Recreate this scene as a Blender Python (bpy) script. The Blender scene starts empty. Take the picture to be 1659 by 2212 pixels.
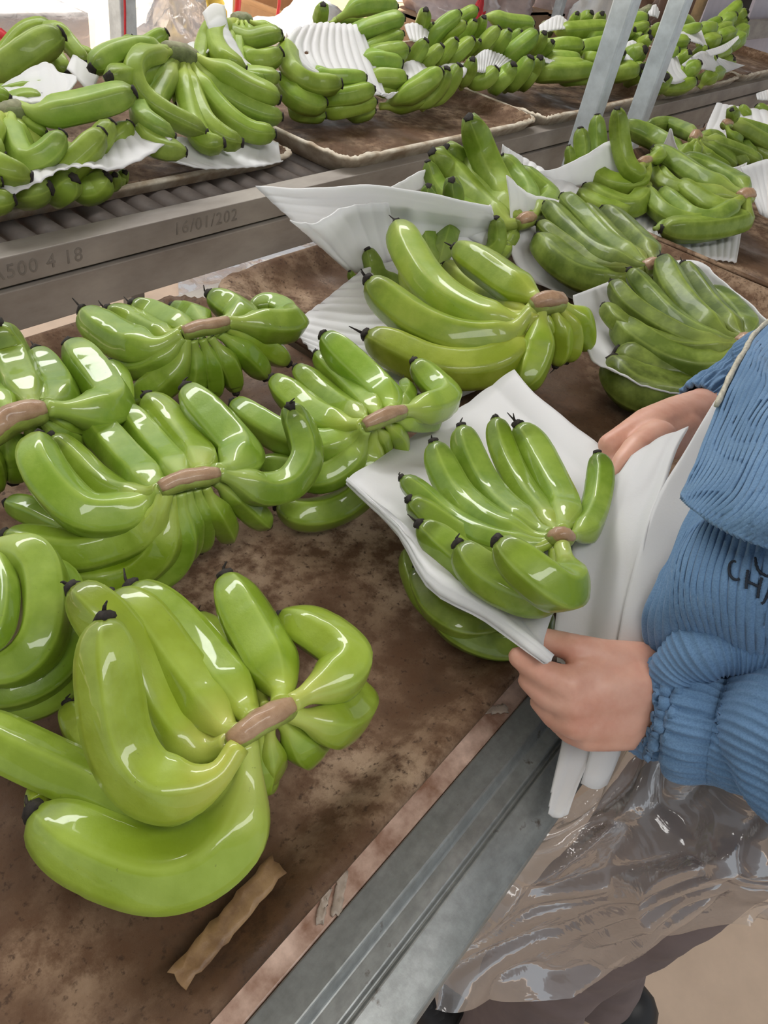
import bpy, bmesh, math, random
from mathutils import Vector, Matrix, noise
S = bpy.context.scene
COL = S.collection
# ------------------------------------------------------------------ camera, sky, lights, exposure
cam_data = bpy.data.cameras.new('camera'); cam = bpy.data.objects.new('camera', cam_data); COL.objects.link(cam)
cam_data.sensor_fit = 'VERTICAL'; cam_data.sensor_height = 36.0; cam_data.lens = 27.016; cam_data.clip_start = .02
CAM_AXES = ((0.62713498, 0.43457475, -0.64641047), (-0.7600002, 0.52315697, -0.38562479), (0.17059135, 0.73311089, 0.65836694))
cam.matrix_world = Matrix(((*CAM_AXES[0], 0), (*CAM_AXES[1], 0), (*CAM_AXES[2], .46), (0, 0, 0, 1)))
S.camera = cam
world = bpy.data.worlds.new('sky'); S.world = world; world.use_nodes = True
wb = world.node_tree.nodes['Background']; wb.inputs[0].default_value = (.86, .93, 1, 1); wb.inputs[1].default_value = .64
def light(name, kind, loc, target, energy, color=(1, 1, 1), sx=1, sy=1, angle=None):
    d = bpy.data.lights.new(name, kind); d.energy = energy; d.color = color
    if kind == 'AREA': d.shape = 'RECTANGLE'; d.size = sx; d.size_y = sy
    if angle is not None: d.angle = angle
    o = bpy.data.objects.new(name, d); COL.objects.link(o); o.location = loc
    o.rotation_euler = (Vector(target) - Vector(loc)).to_track_quat('-Z', 'Y').to_euler()
    return o
light('sun', 'SUN', (0, 6, 6), (-.7, 4.9, 0), 12.0, (1, .95, .86), angle=.03)
light('skylight_back', 'AREA', (1.2, 2.0, 1.9), (.8, .7, 0), 78, (1, 1, 1), 3.2, .5)
light('front_fill', 'AREA', (.1, -.75, 1.9), (.4, .2, 0), 34, (1, .99, .97), 2.6, .45)  # added fill lamp under the roof, brightens surfaces facing the camera
vs = S.view_settings; vs.view_transform = 'Standard'; vs.look = 'None'; vs.gamma = 1; vs.use_curve_mapping = False; vs.exposure = .12
HANDS=[
('large wet green banana hand alone at the front of the nearest tray','wet banana hands waiting on the near trays',1,0,.007,[(.1564,.1529,.095),(.164,.1503,.1),(.1741,.1483,.102),(.185,.1471,.1),(.1968,.1468,.095)],[(.0173,[(.1578,.1478,.095),(.1414,.145,.09),(.1269,.1526,.085),(.117,.1697,.085),(.1182,.1912,.095),(.1285,.2124,.115),(.1413,.2326,.135)]),(.0162,[(.1592,.1544,.09),(.1547,.1651,.075),(.1507,.1811,.07),(.1525,.207,.075),(.156,.2423,.095),(.1529,.2624,.11),(.1505,.2761,.115)]),(.0163,[(.1636,.1523,.095),(.164,.1631,.086),(.1689,.1874,.08),(.1723,.2185,.084),(.1744,.2508,.094),(.1686,.2692,.1)]),(.0173,[(.1738,.152,.096),(.1819,.1714,.082),(.1889,.2064,.076),(.1921,.2438,.078),(.1873,.2751,.09)]),(.0106,[(.1915,.1606,.08),(.2084,.19,.055),(.2174,.223,.05),(.2219,.2473,.05),(.2249,.2563,.05)]),(.0173,[(.1904,.1492,.096),(.2055,.164,.086),(.2155,.1872,.084),(.2267,.2194,.085),(.2355,.2439,.09)]),(.0154,[(.1951,.1467,.096),(.2097,.146,.092),(.2271,.1431,.09),(.2421,.1447,.09),(.2483,.1582,.088),(.2474,.1795,.086),(.2445,.2018,.08)]),(.0149,[(.1926,.1471,.09),(.2025,.1377,.082),(.2175,.1308,.07),(.242,.1337,.056),(.2636,.1471,.045)]),(.0117,[(.1902,.1491,.084),(.1973,.1404,.064),(.2056,.1371,.048),(.2244,.1427,.034)]),(.0107,[(.183,.1504,.084),(.1805,.1458,.064),(.1811,.1454,.046),(.1949,.1496,.034)]),(.0099,[(.1785,.1526,.08),(.1767,.1467,.06),(.1726,.1432,.044),(.1887,.1473,.034)]),(.0205,[(.1644,.15,.09),(.1549,.1366,.076),(.1374,.1265,.062),(.1169,.1297,.052),(.1001,.1455,.046),(.0863,.1759,.046),(.0796,.1965,.049),(.0765,.2096,.053)]),(.0156,[(.1584,.1491,.088),(.1464,.1498,.07),(.1317,.1583,.056),(.1144,.179,.05),(.1026,.2109,.05),(.0887,.244,.055),(.0762,.2794,.06)]),(.012,[(.127,.1921,.04),(.1244,.2247,.038),(.1259,.2489,.038),(.1286,.2612,.04)]),(.0086,[(.0824,.2126,.045),(.0842,.22,.045),(.0863,.2208,.045)])]),
('wet banana hand with one hooked finger reaching right past its pale brown crown','wet banana hands waiting on the near trays',1,0,.0065,[(.2442,.3194,.11),(.2567,.3158,.113),(.2702,.3106,.113),(.2843,.307,.11)],[(.0161,[(.2491,.3194,.104),(.2414,.3159,.094),(.2365,.3221,.076),(.2214,.3345,.062),(.1986,.3488,.056),(.1813,.3695,.056),(.1689,.389,.06)]),(.016,[(.2484,.3195,.106),(.2436,.3291,.092),(.2255,.3371,.084),(.2071,.3497,.086),(.2024,.3723,.093),(.2058,.3974,.1),(.2184,.4172,.105)]),(.0126,[(.2472,.3234,.104),(.2394,.3466,.084),(.2359,.378,.078),(.2348,.4095,.084),(.2303,.4229,.096)]),(.0154,[(.2523,.3224,.106),(.2535,.3366,.092),(.265,.3767,.078),(.273,.4188,.076),(.2747,.4458,.084)]),(.0134,[(.2643,.3203,.106),(.2746,.3378,.094),(.29,.3722,.078),(.2999,.4105,.074),(.3037,.4406,.08)]),(.0158,[(.2749,.3151,.108),(.2951,.3384,.09),(.3111,.3687,.078),(.3218,.4074,.076),(.3247,.4374,.084)]),(.0179,[(.2866,.3113,.106),(.3119,.3193,.092),(.331,.3346,.086),(.3373,.3596,.088),(.3421,.3914,.092),(.3441,.4128,.098)]),(.0134,[(.2864,.3102,.106),(.3027,.3035,.094),(.3187,.2951,.082),(.3411,.2901,.08),(.365,.2977,.088),(.3746,.3124,.098),(.375,.3235,.11),(.3725,.3251,.118)]),(.0143,[(.2546,.3196,.1),(.2481,.3148,.08),(.2371,.3116,.06),(.221,.3211,.042),(.1989,.3373,.036),(.1799,.3563,.036)]),(.0137,[(.2584,.3165,.1),(.2557,.3105,.074),(.2505,.3093,.05),(.2366,.3148,.034),(.2184,.3226,.03)]),(.0106,[(.2637,.3147,.1),(.2634,.3109,.078),(.2623,.3114,.052),(.2541,.3148,.034)]),(.0096,[(.2692,.3121,.1),(.2724,.3097,.078),(.2751,.3112,.052),(.2731,.3116,.036)]),(.0104,[(.2756,.31,.1),(.281,.3057,.078),(.2909,.3049,.054),(.2962,.3048,.038)]),(.0105,[(.2854,.3115,.098),(.3029,.3074,.076),(.3164,.2993,.056),(.3263,.294,.042)]),(.0108,[(.2155,.3421,.06),(.2075,.374,.054),(.2007,.4091,.05),(.1923,.4283,.05)])]),
('wet banana hand at the back left of the nearest tray below the steel beam','wet banana hands waiting on the near trays',1,0,.007,[(.3974,.4811,.1),(.4109,.4756,.103),(.4261,.4715,.103),(.4426,.4732,.1)],[(.019,[(.3967,.4821,.096),(.3766,.4954,.082),(.3688,.526,.074),(.3654,.5591,.076),(.3637,.5792,.084)]),(.0152,[(.4028,.4857,.096),(.3983,.51,.078),(.4005,.555,.07),(.3885,.5786,.078)]),(.0159,[(.4096,.4851,.096),(.4209,.5129,.08),(.4264,.5572,.07),(.4163,.5783,.076)]),(.0152,[(.4291,.4865,.094),(.4542,.5395,.07),(.4517,.5628,.07)]),(.0169,[(.4367,.4752,.098),(.4751,.4902,.086),(.4797,.5151,.086),(.4737,.534,.09)]),(.0149,[(.4441,.4746,.096),(.4996,.4702,.08),(.5281,.4776,.076),(.5294,.5034,.074),(.5085,.5122,.076)]),(.0173,[(.4421,.4737,.098),(.4653,.4673,.092),(.4918,.4627,.084),(.5165,.4614,.08),(.5307,.4851,.078)]),(.0125,[(.3961,.479,.094),(.3822,.4835,.08),(.3685,.4986,.066),(.3581,.5212,.056),(.3558,.5361,.052)]),(.0158,[(.3986,.4795,.092),(.392,.4753,.076),(.3771,.4801,.058),(.3591,.4876,.044),(.3462,.4934,.038)]),(.0129,[(.4052,.4773,.09),(.4074,.4746,.066),(.4004,.4725,.042),(.3952,.4721,.034)]),(.0117,[(.413,.474,.09),(.4196,.4671,.064),(.4207,.4635,.04),(.4177,.4611,.032)]),(.0117,[(.4213,.4724,.09),(.4326,.4601,.064),(.4387,.4566,.042),(.4378,.4525,.034)]),(.0129,[(.4319,.4732,.09),(.4545,.4627,.068),(.4695,.4552,.048),(.4745,.4504,.038)]),(.0145,[(.4419,.4744,.092),(.4745,.4676,.07),(.4965,.4574,.052),(.5049,.4505,.044)]),(.0093,[(.4507,.4767,.092),(.4782,.4797,.074),(.4989,.4608,.06)])]),
('wet banana hand cut off by the left edge,thick dark brown crown','wet banana hands waiting on the near trays',1,0,.0095,[(.193,.4396,.104),(.2097,.4437,.108),(.2232,.4426,.11),(.2377,.4403,.108)],[(.0173,[(.2346,.4496,.104),(.2528,.495,.09),(.2653,.5316,.096),(.263,.5393,.12)]),(.0124,[(.22,.4532,.104),(.2349,.511,.084),(.2383,.5411,.09)]),(.009,[(.2475,.4594,.098),(.2737,.511,.082),(.2828,.534,.09)]),(.0159,[(.2455,.4479,.102),(.2751,.4817,.082),(.2853,.5137,.082),(.2892,.5349,.09)]),(.018,[(.2396,.4409,.106),(.2755,.4363,.09),(.2968,.445,.084),(.3051,.4662,.084),(.3111,.4988,.088),(.3128,.5234,.094)]),(.0103,[(.2487,.4456,.094),(.2869,.443,.07),(.3133,.4574,.064),(.3357,.4876,.064),(.3431,.514,.07)]),(.0092,[(.24,.4439,.1),(.2555,.443,.084),(.2754,.444,.07)]),(.01,[(.2344,.4459,.098),(.2511,.4411,.074),(.2682,.4414,.058)]),(.0128,[(.2136,.4541,.094),(.2204,.4586,.06),(.214,.4586,.038)]),(.0115,[(.1983,.4587,.09),(.1994,.4578,.06),(.1988,.457,.038)]),(.0109,[(.2282,.4539,.096),(.2393,.4519,.064),(.241,.4494,.044)])]),
('wet banana hand beside the held foam sheet,brown crown with a black scar','wet banana hands waiting on the near trays',1,0,.0065,[(.418,.2862,.104),(.429,.2821,.108),(.4444,.28,.108),(.4621,.2788,.104)],[(.0152,[(.4211,.2891,.1),(.422,.322,.082),(.4285,.3626,.076),(.4316,.4007,.08)]),(.0127,[(.426,.2882,.102),(.4468,.3284,.082),(.4577,.3678,.076),(.4619,.4016,.08)]),(.0128,[(.4382,.287,.102),(.4575,.3099,.09),(.4834,.3623,.08),(.4902,.4032,.084)]),(.0169,[(.4498,.283,.104),(.4683,.2982,.096),(.4823,.3263,.094),(.4864,.3641,.1),(.4854,.3934,.11)]),(.0089,[(.467,.2873,.098),(.5208,.3151,.076),(.5353,.331,.076)]),(.0152,[(.4606,.2801,.102),(.5018,.2773,.09),(.532,.2817,.086),(.5437,.3066,.086),(.5437,.3297,.094)]),(.0149,[(.421,.286,.1),(.4194,.2983,.082),(.4044,.312,.072),(.3919,.3423,.068),(.3883,.3775,.068),(.3884,.4042,.07)]),(.0139,[(.4214,.2859,.098),(.4204,.2891,.078),(.4075,.2904,.064),(.3898,.3007,.054),(.3793,.3274,.05),(.3659,.3488,.05)]),(.0148,[(.4334,.2883,.094),(.4344,.2848,.064),(.4153,.2737,.044),(.395,.2804,.03),(.3698,.2938,.028),(.3585,.315,.03)]),(.0087,[(.4336,.2848,.096),(.4495,.2852,.07),(.4524,.2837,.048),(.4376,.2816,.036)]),(.0088,[(.4439,.2834,.096),(.465,.2806,.072),(.4739,.276,.05)]),(.0091,[(.4539,.2824,.096),(.4899,.2802,.076),(.5314,.2821,.058)]),(.0096,[(.4631,.2802,.098),(.5083,.2794,.08),(.5584,.2836,.07)])]),
('wet banana hand at the left edge with stacked curved fingers,beside the front hand','wet banana hands waiting on the near trays',1,0,.008,[(.1376,.3691,.09),(.1366,.3569,.09),(.1326,.345,.09)],[(.0155,[(.1376,.3639,.09),(.1554,.3433,.09),(.1578,.3254,.086),(.1461,.3028,.08),(.1319,.2889,.072),(.1171,.2895,.064),(.0995,.3019,.06)]),(.0083,[(.1356,.3604,.09),(.1406,.3457,.09),(.1315,.3188,.09),(.1137,.2976,.086),(.1008,.3025,.08)]),(.0128,[(.1372,.3561,.08),(.1689,.3297,.066),(.1617,.3058,.056),(.1494,.2908,.048),(.1323,.284,.044),(.1128,.288,.042),(.0936,.3029,.04)]),(.0115,[(.1423,.3712,.06),(.1682,.3232,.04),(.1555,.2917,.032),(.1313,.2807,.028),(.1086,.2879,.027),(.0905,.3018,.027)])]),
('banana hand cradled in the white foam sheet between the two hands,black flower ends up',None,1,0,.0059,[(.3873,.1037,.134),(.3898,.0981,.14),(.3976,.0923,.136)],[(.0152,[(.3985,.1,.134),(.4397,.1155,.116),(.4661,.1395,.112),(.4897,.1721,.116),(.4925,.1914,.126)]),(.0113,[(.397,.1027,.132),(.4239,.1261,.116),(.45,.1571,.108),(.4739,.1893,.112),(.4876,.2093,.124)]),(.013,[(.3928,.104,.132),(.4025,.135,.118),(.4221,.1686,.11),(.4372,.197,.116),(.4491,.2178,.128)]),(.0129,[(.3896,.1021,.132),(.386,.1181,.124),(.3869,.1448,.116),(.3983,.1776,.11),(.4097,.2023,.114),(.4172,.2208,.126)]),(.0093,[(.388,.1012,.132),(.3762,.1146,.126),(.3689,.138,.12),(.373,.1692,.112),(.3749,.196,.114),(.372,.214,.12)]),(.0114,[(.3872,.1008,.132),(.3781,.1085,.126),(.3691,.1315,.116),(.3666,.1592,.11),(.3647,.1835,.112),(.3593,.1967,.118)]),(.013,[(.3876,.0974,.13),(.3735,.0891,.12),(.3521,.0992,.114),(.3464,.1198,.11),(.3502,.1438,.108),(.3516,.1659,.11),(.3474,.1779,.116)]),(.0151,[(.3829,.0933,.132),(.3656,.0818,.122),(.3509,.0892,.118),(.3437,.106,.118),(.3405,.1256,.12),(.3424,.1436,.126)]),(.015,[(.3841,.0926,.136),(.359,.0746,.138),(.3417,.0731,.142),(.3347,.0849,.148),(.3333,.102,.152),(.3329,.1166,.156)]),(.0107,[(.399,.0938,.134),(.4269,.0926,.126),(.4616,.1015,.124),(.4857,.1132,.13),(.4948,.1244,.138)]),(.0071,[(.3876,.0974,.13),(.3933,.0931,.114),(.3999,.0954,.096)])]),
('banana hand lying under the held foam sheet,only its lower fingers showing','wet banana hands waiting on the near trays',1,0,.0072,[(.4114,.1056,.038),(.4169,.1033,.04),(.4207,.0984,.038)],[(.0081,[(.4131,.103,.04),(.363,.1294,.04),(.3587,.1599,.04),(.3721,.186,.042),(.3876,.2028,.046)]),(.0115,[(.4145,.1018,.04),(.3665,.124,.042),(.3582,.1479,.042),(.3668,.1707,.044),(.3736,.1837,.05)]),(.0152,[(.4186,.0937,.04),(.4047,.0895,.034),(.3821,.1004,.03),(.3692,.1205,.03),(.364,.1421,.034),(.3699,.1542,.04)]),(.0108,[(.4227,.0919,.04),(.419,.0865,.038),(.4071,.0873,.034),(.3915,.0988,.03)])]),
('yellowish green banana hand with a square brown crown on a foam sheet','banana hands laid on foam on the near conveyor',1,1,.0116,[(.7271,.3129,.11),(.7363,.3068,.114),(.7522,.3006,.114),(.7669,.2967,.11)],[(.0218,[(.7318,.3123,.104),(.7188,.3192,.088),(.7024,.3447,.082),(.699,.3847,.08),(.7088,.4324,.084),(.7315,.4831,.096),(.7538,.5227,.11)]),(.0222,[(.7272,.3101,.102),(.7,.3156,.08),(.6743,.335,.072),(.6552,.3631,.07),(.6458,.3996,.072),(.6424,.4391,.08),(.6363,.465,.094)]),(.0224,[(.7263,.3059,.102),(.7135,.305,.074),(.673,.3061,.06),(.6423,.3252,.052),(.6222,.3576,.048),(.611,.3988,.05),(.5994,.4283,.056)]),(.0173,[(.7268,.3137,.096),(.7261,.3656,.066),(.7246,.4145,.06),(.7325,.462,.06),(.7507,.498,.066)]),(.0153,[(.7345,.3183,.096),(.7864,.3838,.06),(.8206,.446,.05),(.8385,.4946,.05)]),(.0212,[(.7389,.3092,.11),(.7536,.3279,.104),(.7653,.365,.1),(.7785,.4129,.1),(.7868,.4556,.1)]),(.02,[(.7355,.3057,.106),(.7212,.2926,.09),(.7089,.2831,.074),(.6889,.2748,.058),(.6709,.2697,.048)]),(.0097,[(.7436,.305,.104),(.7454,.2939,.084),(.7528,.2901,.062),(.7488,.287,.05)]),(.0134,[(.7493,.2995,.106),(.7544,.2834,.084),(.7572,.2754,.062),(.7521,.2731,.044)]),(.0136,[(.7582,.2963,.106),(.7732,.2807,.084),(.7758,.2711,.062),(.7723,.2709,.044)]),(.0161,[(.7663,.2961,.106),(.7882,.2795,.088),(.801,.2704,.066),(.7984,.2713,.05)])]),
('dark green fan of bananas just behind the hand with the square crown','banana hands laid on foam on the near conveyor',0,0,.0116,[(1.0151,.2998,.086),(1.0283,.2952,.09),(1.0375,.2869,.09)],[(.0278,[(1.0173,.2971,.084),(1.0127,.3308,.056),(.9972,.3708,.048),(1.0029,.4192,.052),(1.0239,.4657,.06)]),(.0169,[(1.0176,.3,.084),(1.0147,.3613,.064),(1.0313,.4244,.064),(1.0464,.4811,.07)]),(.02,[(1.0165,.299,.086),(1.0268,.3708,.072),(1.0593,.436,.074),(1.0904,.4991,.084)]),(.0211,[(1.0197,.2986,.088),(1.0565,.3662,.078),(1.1066,.4412,.082),(1.1216,.4912,.094)]),(.0153,[(1.0267,.2977,.088),(1.0627,.3479,.08),(1.1037,.4067,.082),(1.1312,.4559,.09)]),(.0244,[(1.0397,.2966,.088),(1.0996,.3394,.078),(1.1428,.3934,.078),(1.1583,.437,.088)]),(.015,[(1.0525,.2972,.086),(1.1496,.3571,.064),(1.1881,.4013,.06)]),(.0152,[(1.0324,.2915,.084),(1.0452,.284,.064),(1.0421,.2802,.046)])]),
('dark green banana hand on the foam sheet beside the blue jacket','banana hands laid on foam on the near conveyor',1,0,.0114,[(.9088,.1335,.09),(.9197,.1279,.094),(.9323,.1187,.092)],[(.0242,[(.9133,.1305,.09),(.9007,.137,.08),(.8835,.1371,.07),(.8669,.1568,.062),(.8556,.1923,.06),(.8604,.2318,.062),(.8746,.2655,.066)]),(.0155,[(.911,.132,.09),(.8792,.1655,.076),(.8678,.2073,.068),(.8677,.2553,.068),(.8862,.2905,.072)]),(.017,[(.9145,.1321,.09),(.8873,.1654,.08),(.8929,.2147,.076),(.9058,.2653,.078),(.9259,.3045,.086)]),(.0172,[(.9181,.1322,.09),(.8983,.1623,.084),(.9141,.2143,.082),(.9448,.265,.086),(.9537,.2979,.098)]),(.0234,[(.9177,.1308,.092),(.919,.1594,.086),(.9502,.2031,.084),(.987,.2477,.09),(1.0206,.2845,.104)]),(.019,[(.9213,.1309,.092),(.9874,.1877,.084),(1.0379,.2352,.086),(1.0565,.265,.096)]),(.0202,[(.9294,.128,.092),(.9839,.1496,.084),(1.032,.191,.08),(1.0428,.2191,.084)])]),
('dark banana hand under the foam sheet beside the far wrist,mostly in shade','banana hands laid on foam on the near conveyor',0,0,.0117,[(.8626,.1037,.05),(.8793,.0994,.052),(.8888,.0904,.05)],[(.0299,[(.8762,.1029,.05),(.8679,.1292,.04),(.8306,.1578,.034),(.8057,.1995,.036),(.8193,.2371,.046)]),(.0263,[(.8836,.1056,.05),(.8776,.1485,.048),(.8499,.1895,.046),(.8361,.2397,.05)])]),
('banana hand at the upper right whose lowest finger lies flat along its foam sheet','banana hands laid on foam on the near conveyor',0,0,.0137,[(1.5234,.3397,.08),(1.5393,.335,.084),(1.5572,.3277,.082)],[(.0291,[(1.5354,.3306,.078),(1.5224,.32,.066),(1.5205,.3147,.05),(1.4602,.3312,.042),(1.3968,.3572,.038),(1.3408,.3953,.036)]),(.027,[(1.5191,.3337,.078),(1.4785,.3582,.058),(1.4931,.4052,.058),(1.5161,.4526,.064)]),(.0227,[(1.5237,.3325,.076),(1.437,.3459,.054),(1.4244,.3765,.048),(1.455,.4232,.048),(1.4792,.4642,.054)]),(.0225,[(1.5261,.3324,.074),(1.4262,.3552,.046),(1.4044,.3946,.04),(1.418,.4392,.042),(1.4651,.4873,.048)]),(.0197,[(1.5225,.3366,.078),(1.5016,.428,.06),(1.5239,.4749,.06),(1.549,.505,.068)]),(.0293,[(1.5433,.3396,.08),(1.5604,.42,.072),(1.5883,.4905,.076),(1.5928,.5464,.086)]),(.0258,[(1.5554,.3377,.082),(1.6146,.376,.074),(1.6514,.4456,.072),(1.636,.5015,.078)]),(.021,[(1.536,.3403,.076),(1.5006,.4536,.056),(1.5489,.5142,.058),(1.5959,.5541,.064)]),(.0134,[(1.3281,.4019,.036),(1.3649,.3953,.036),(1.3981,.3742,.036)])]),
('banana hand with upright fingers standing behind a foam flap in front of the steel posts','banana hands laid on foam on the near conveyor',0,0,.0098,[(1.4712,.5193,.084),(1.4855,.5162,.088),(1.5127,.5162,.086)],[(.019,[(1.4822,.5148,.084),(1.436,.506,.074),(1.4347,.5329,.09),(1.4359,.5601,.126),(1.4145,.5702,.166)]),(.0187,[(1.4757,.5196,.08),(1.4626,.5811,.066),(1.4821,.6144,.094),(1.4856,.6329,.13)]),(.0184,[(1.4757,.5217,.076),(1.4333,.5999,.062),(1.4314,.6211,.088),(1.4277,.6313,.114)]),(.0115,[(1.4756,.5248,.07),(1.4099,.6104,.06),(1.3938,.6189,.074),(1.3894,.6256,.09)]),(.0221,[(1.4945,.5147,.084),(1.4896,.5044,.07),(1.4433,.5093,.052),(1.4119,.5429,.05),(1.4115,.5844,.062)]),(.0243,[(1.4759,.4892,.054),(1.3917,.4733,.034),(1.3723,.5192,.032),(1.3779,.5676,.04)]),(.0194,[(1.4487,.4706,.04),(1.3582,.488,.028),(1.3478,.5372,.028),(1.3602,.5693,.034)]),(.0151,[(1.5046,.5145,.086),(1.5555,.5159,.088),(1.5611,.5338,.094)])]),
('banana hand with an upright brown crown below the right steel post','banana hands laid on foam on the near conveyor',0,0,.0104,[(1.783,.5377,.084),(1.8019,.5406,.092),(1.8141,.5319,.086)],[(.0192,[(1.8048,.541,.086),(1.8707,.586,.074),(1.907,.6431,.066),(1.8309,.659,.066)]),(.0268,[(1.7932,.5358,.076),(1.7854,.5546,.054),(1.8157,.632,.054),(1.7848,.6963,.064)]),(.0159,[(1.7865,.5306,.084),(1.7727,.5196,.068),(1.7555,.5105,.05)]),(.0181,[(1.7829,.5324,.082),(1.7601,.5338,.064),(1.735,.5362,.046)]),(.0174,[(1.794,.5284,.082),(1.8102,.4988,.056),(1.8392,.455,.042)]),(.0188,[(1.8044,.5304,.082),(1.8408,.5026,.066),(1.8715,.4526,.046)]),(.0213,[(1.8082,.5286,.084),(1.8812,.4928,.068),(1.9066,.4381,.048)]),(.0167,[(1.8188,.5306,.084),(1.8959,.4638,.068),(1.936,.42,.054)]),(.0181,[(1.8238,.5347,.084),(1.9026,.5321,.074),(1.9412,.5128,.064)])]),
('banana hand at the right edge whose tips point up in front of white foam','banana hands laid on foam on the near conveyor',0,0,.01,[(1.9525,.5372,.096),(1.9617,.5337,.1),(1.9796,.5281,.098)],[(.0174,[(1.9635,.5334,.098),(1.9815,.5326,.11),(1.9594,.5338,.126)]),(.0206,[(1.9759,.5357,.098),(2.0337,.5043,.084),(2.0772,.4565,.066),(2.0963,.4234,.058)]),(.0183,[(1.9884,.5379,.098),(2.09,.4915,.084),(2.1737,.4408,.068)]),(.015,[(1.9547,.5304,.094),(1.9587,.5116,.08),(2.0006,.4971,.066)]),(.0165,[(2.019,.4768,.04),(2.0049,.5015,.054),(2.0001,.516,.066)]),(.018,[(2.0466,.4534,.038),(2.0332,.4844,.05),(2.0336,.5008,.064)]),(.0235,[(2.0917,.4103,.036),(2.0744,.4621,.046),(2.0678,.4819,.062)]),(.0137,[(2.1768,.5357,.08),(2.1687,.5614,.096),(2.1709,.5757,.104)]),(.0169,[(2.2597,.5088,.08),(2.24,.5398,.096),(2.2336,.5575,.104)])]),
('tall banana hand with one finger rising highest above the conveyor middle','banana hands laid on foam on the near conveyor',0,0,.0109,[(1.0119,.4952,.074),(1.0254,.4921,.078),(1.0496,.4942,.074)],[(.023,[(1.0401,.5186,.072),(1.0818,.582,.086),(1.0941,.6323,.12),(1.0556,.6411,.164)]),(.0227,[(1.0243,.4942,.072),(1.0122,.5156,.062),(1.0496,.5917,.064),(1.0663,.6579,.08),(1.0357,.6788,.106)]),(.0144,[(1.011,.5211,.056),(1.0216,.6212,.058),(1.0287,.6631,.074),(1.0211,.674,.096)]),(.0193,[(1.0298,.5057,.072),(1.0722,.5902,.072),(1.0975,.6588,.088),(1.0603,.6717,.112)]),(.0194,[(1.0342,.5035,.072),(1.0765,.5688,.072),(1.1108,.6384,.086),(1.1041,.6676,.108)]),(.017,[(1.0531,.503,.07),(1.1564,.5619,.064),(1.1915,.6142,.074),(1.1828,.6411,.094)]),(.0188,[(1.0572,.4973,.07),(1.1976,.5443,.056),(1.2079,.5829,.066),(1.2083,.6156,.08)]),(.0123,[(1.0192,.4984,.07),(1.0139,.4996,.05),(.9964,.4952,.036)])]),
('banana hand half hidden in the folded foam,thin tips sticking straight up','banana hands laid on foam on the near conveyor',0,0,.0112,[(.7963,.4952,.036),(.8103,.4911,.038),(.8235,.485,.036)],[(.0156,[(.8393,.5055,.04),(.9284,.5547,.066),(.9365,.5659,.096),(.9149,.5601,.124)]),(.0133,[(.8221,.5004,.04),(.8816,.5591,.054),(.8945,.576,.09),(.88,.5718,.118)]),(.0098,[(.8146,.5019,.038),(.8538,.5675,.05),(.8576,.5839,.078),(.837,.5818,.104)]),(.0084,[(.81,.5018,.036),(.8393,.5741,.044),(.8414,.5919,.078),(.8271,.5908,.106)]),(.0052,[(.8366,.5838,.06),(.8308,.5952,.088),(.8168,.5913,.104)]),(.0141,[(.7884,.499,.03),(.7549,.53,.034),(.7578,.551,.048),(.7529,.5595,.064)]),(.006,[(.7286,.5347,.03),(.7153,.5452,.04),(.7088,.5483,.05)]),(.0134,[(.8282,.4776,.038),(.94,.4851,.048),(.9573,.4957,.07),(.9492,.4985,.09)]),(.0091,[(.9223,.472,.034),(.9855,.488,.04),(.9863,.4935,.05)])]),
('far left banana hand with thin fanned necks,lying on white foam','banana hands piled on the far conveyor',0,0,.0145,[(.5717,1.07,.0883),(.5833,1.06,.092),(.6012,1.06,.0962)],[(.0221,[(.5996,1.06,.0946),(.6102,1.03,.0933),(.6357,1.02,.0963),(.6799,1.01,.1042),(.7154,1.0,.1143),(.7323,.99,.1236)]),(.0173,[(.5808,1.05,.09),(.5582,1.01,.0766),(.5433,.96,.0644),(.5682,.95,.0759),(.5918,.95,.0964)]),(.0201,[(.5753,1.05,.0882),(.5615,1.01,.0559),(.574,.96,.0389),(.6039,.95,.0584),(.6507,.95,.0917)]),(.0172,[(.5844,1.05,.0874),(.6003,1.02,.0476),(.6265,.98,.0453),(.6529,.97,.0684),(.6793,.97,.0949)]),(.0176,[(.5871,1.05,.0883),(.6209,1.03,.0479),(.6653,1.0,.0365),(.6983,.99,.0609),(.7253,.99,.0811)]),(.0201,[(.5651,1.05,.0892),(.4915,.97,.0779),(.4909,.93,.074),(.502,.92,.0692),(.5171,.91,.0655)]),(.0091,[(.5891,1.05,.0927),(.5984,1.04,.0797),(.6106,1.02,.0729)]),(.009,[(.5834,1.05,.0898),(.583,1.03,.0727),(.5811,1.01,.0534)]),(.0088,[(.574,1.05,.0883),(.5489,1.01,.0748),(.5331,.98,.0579)]),(.0127,[(.5588,1.05,.0898),(.5114,.99,.0909),(.4994,.95,.0889),(.5032,.94,.0836)]),(.0152,[(.5588,1.05,.0898),(.4811,.97,.0847),(.4666,.92,.0685),(.4789,.91,.0663)])]),
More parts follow.
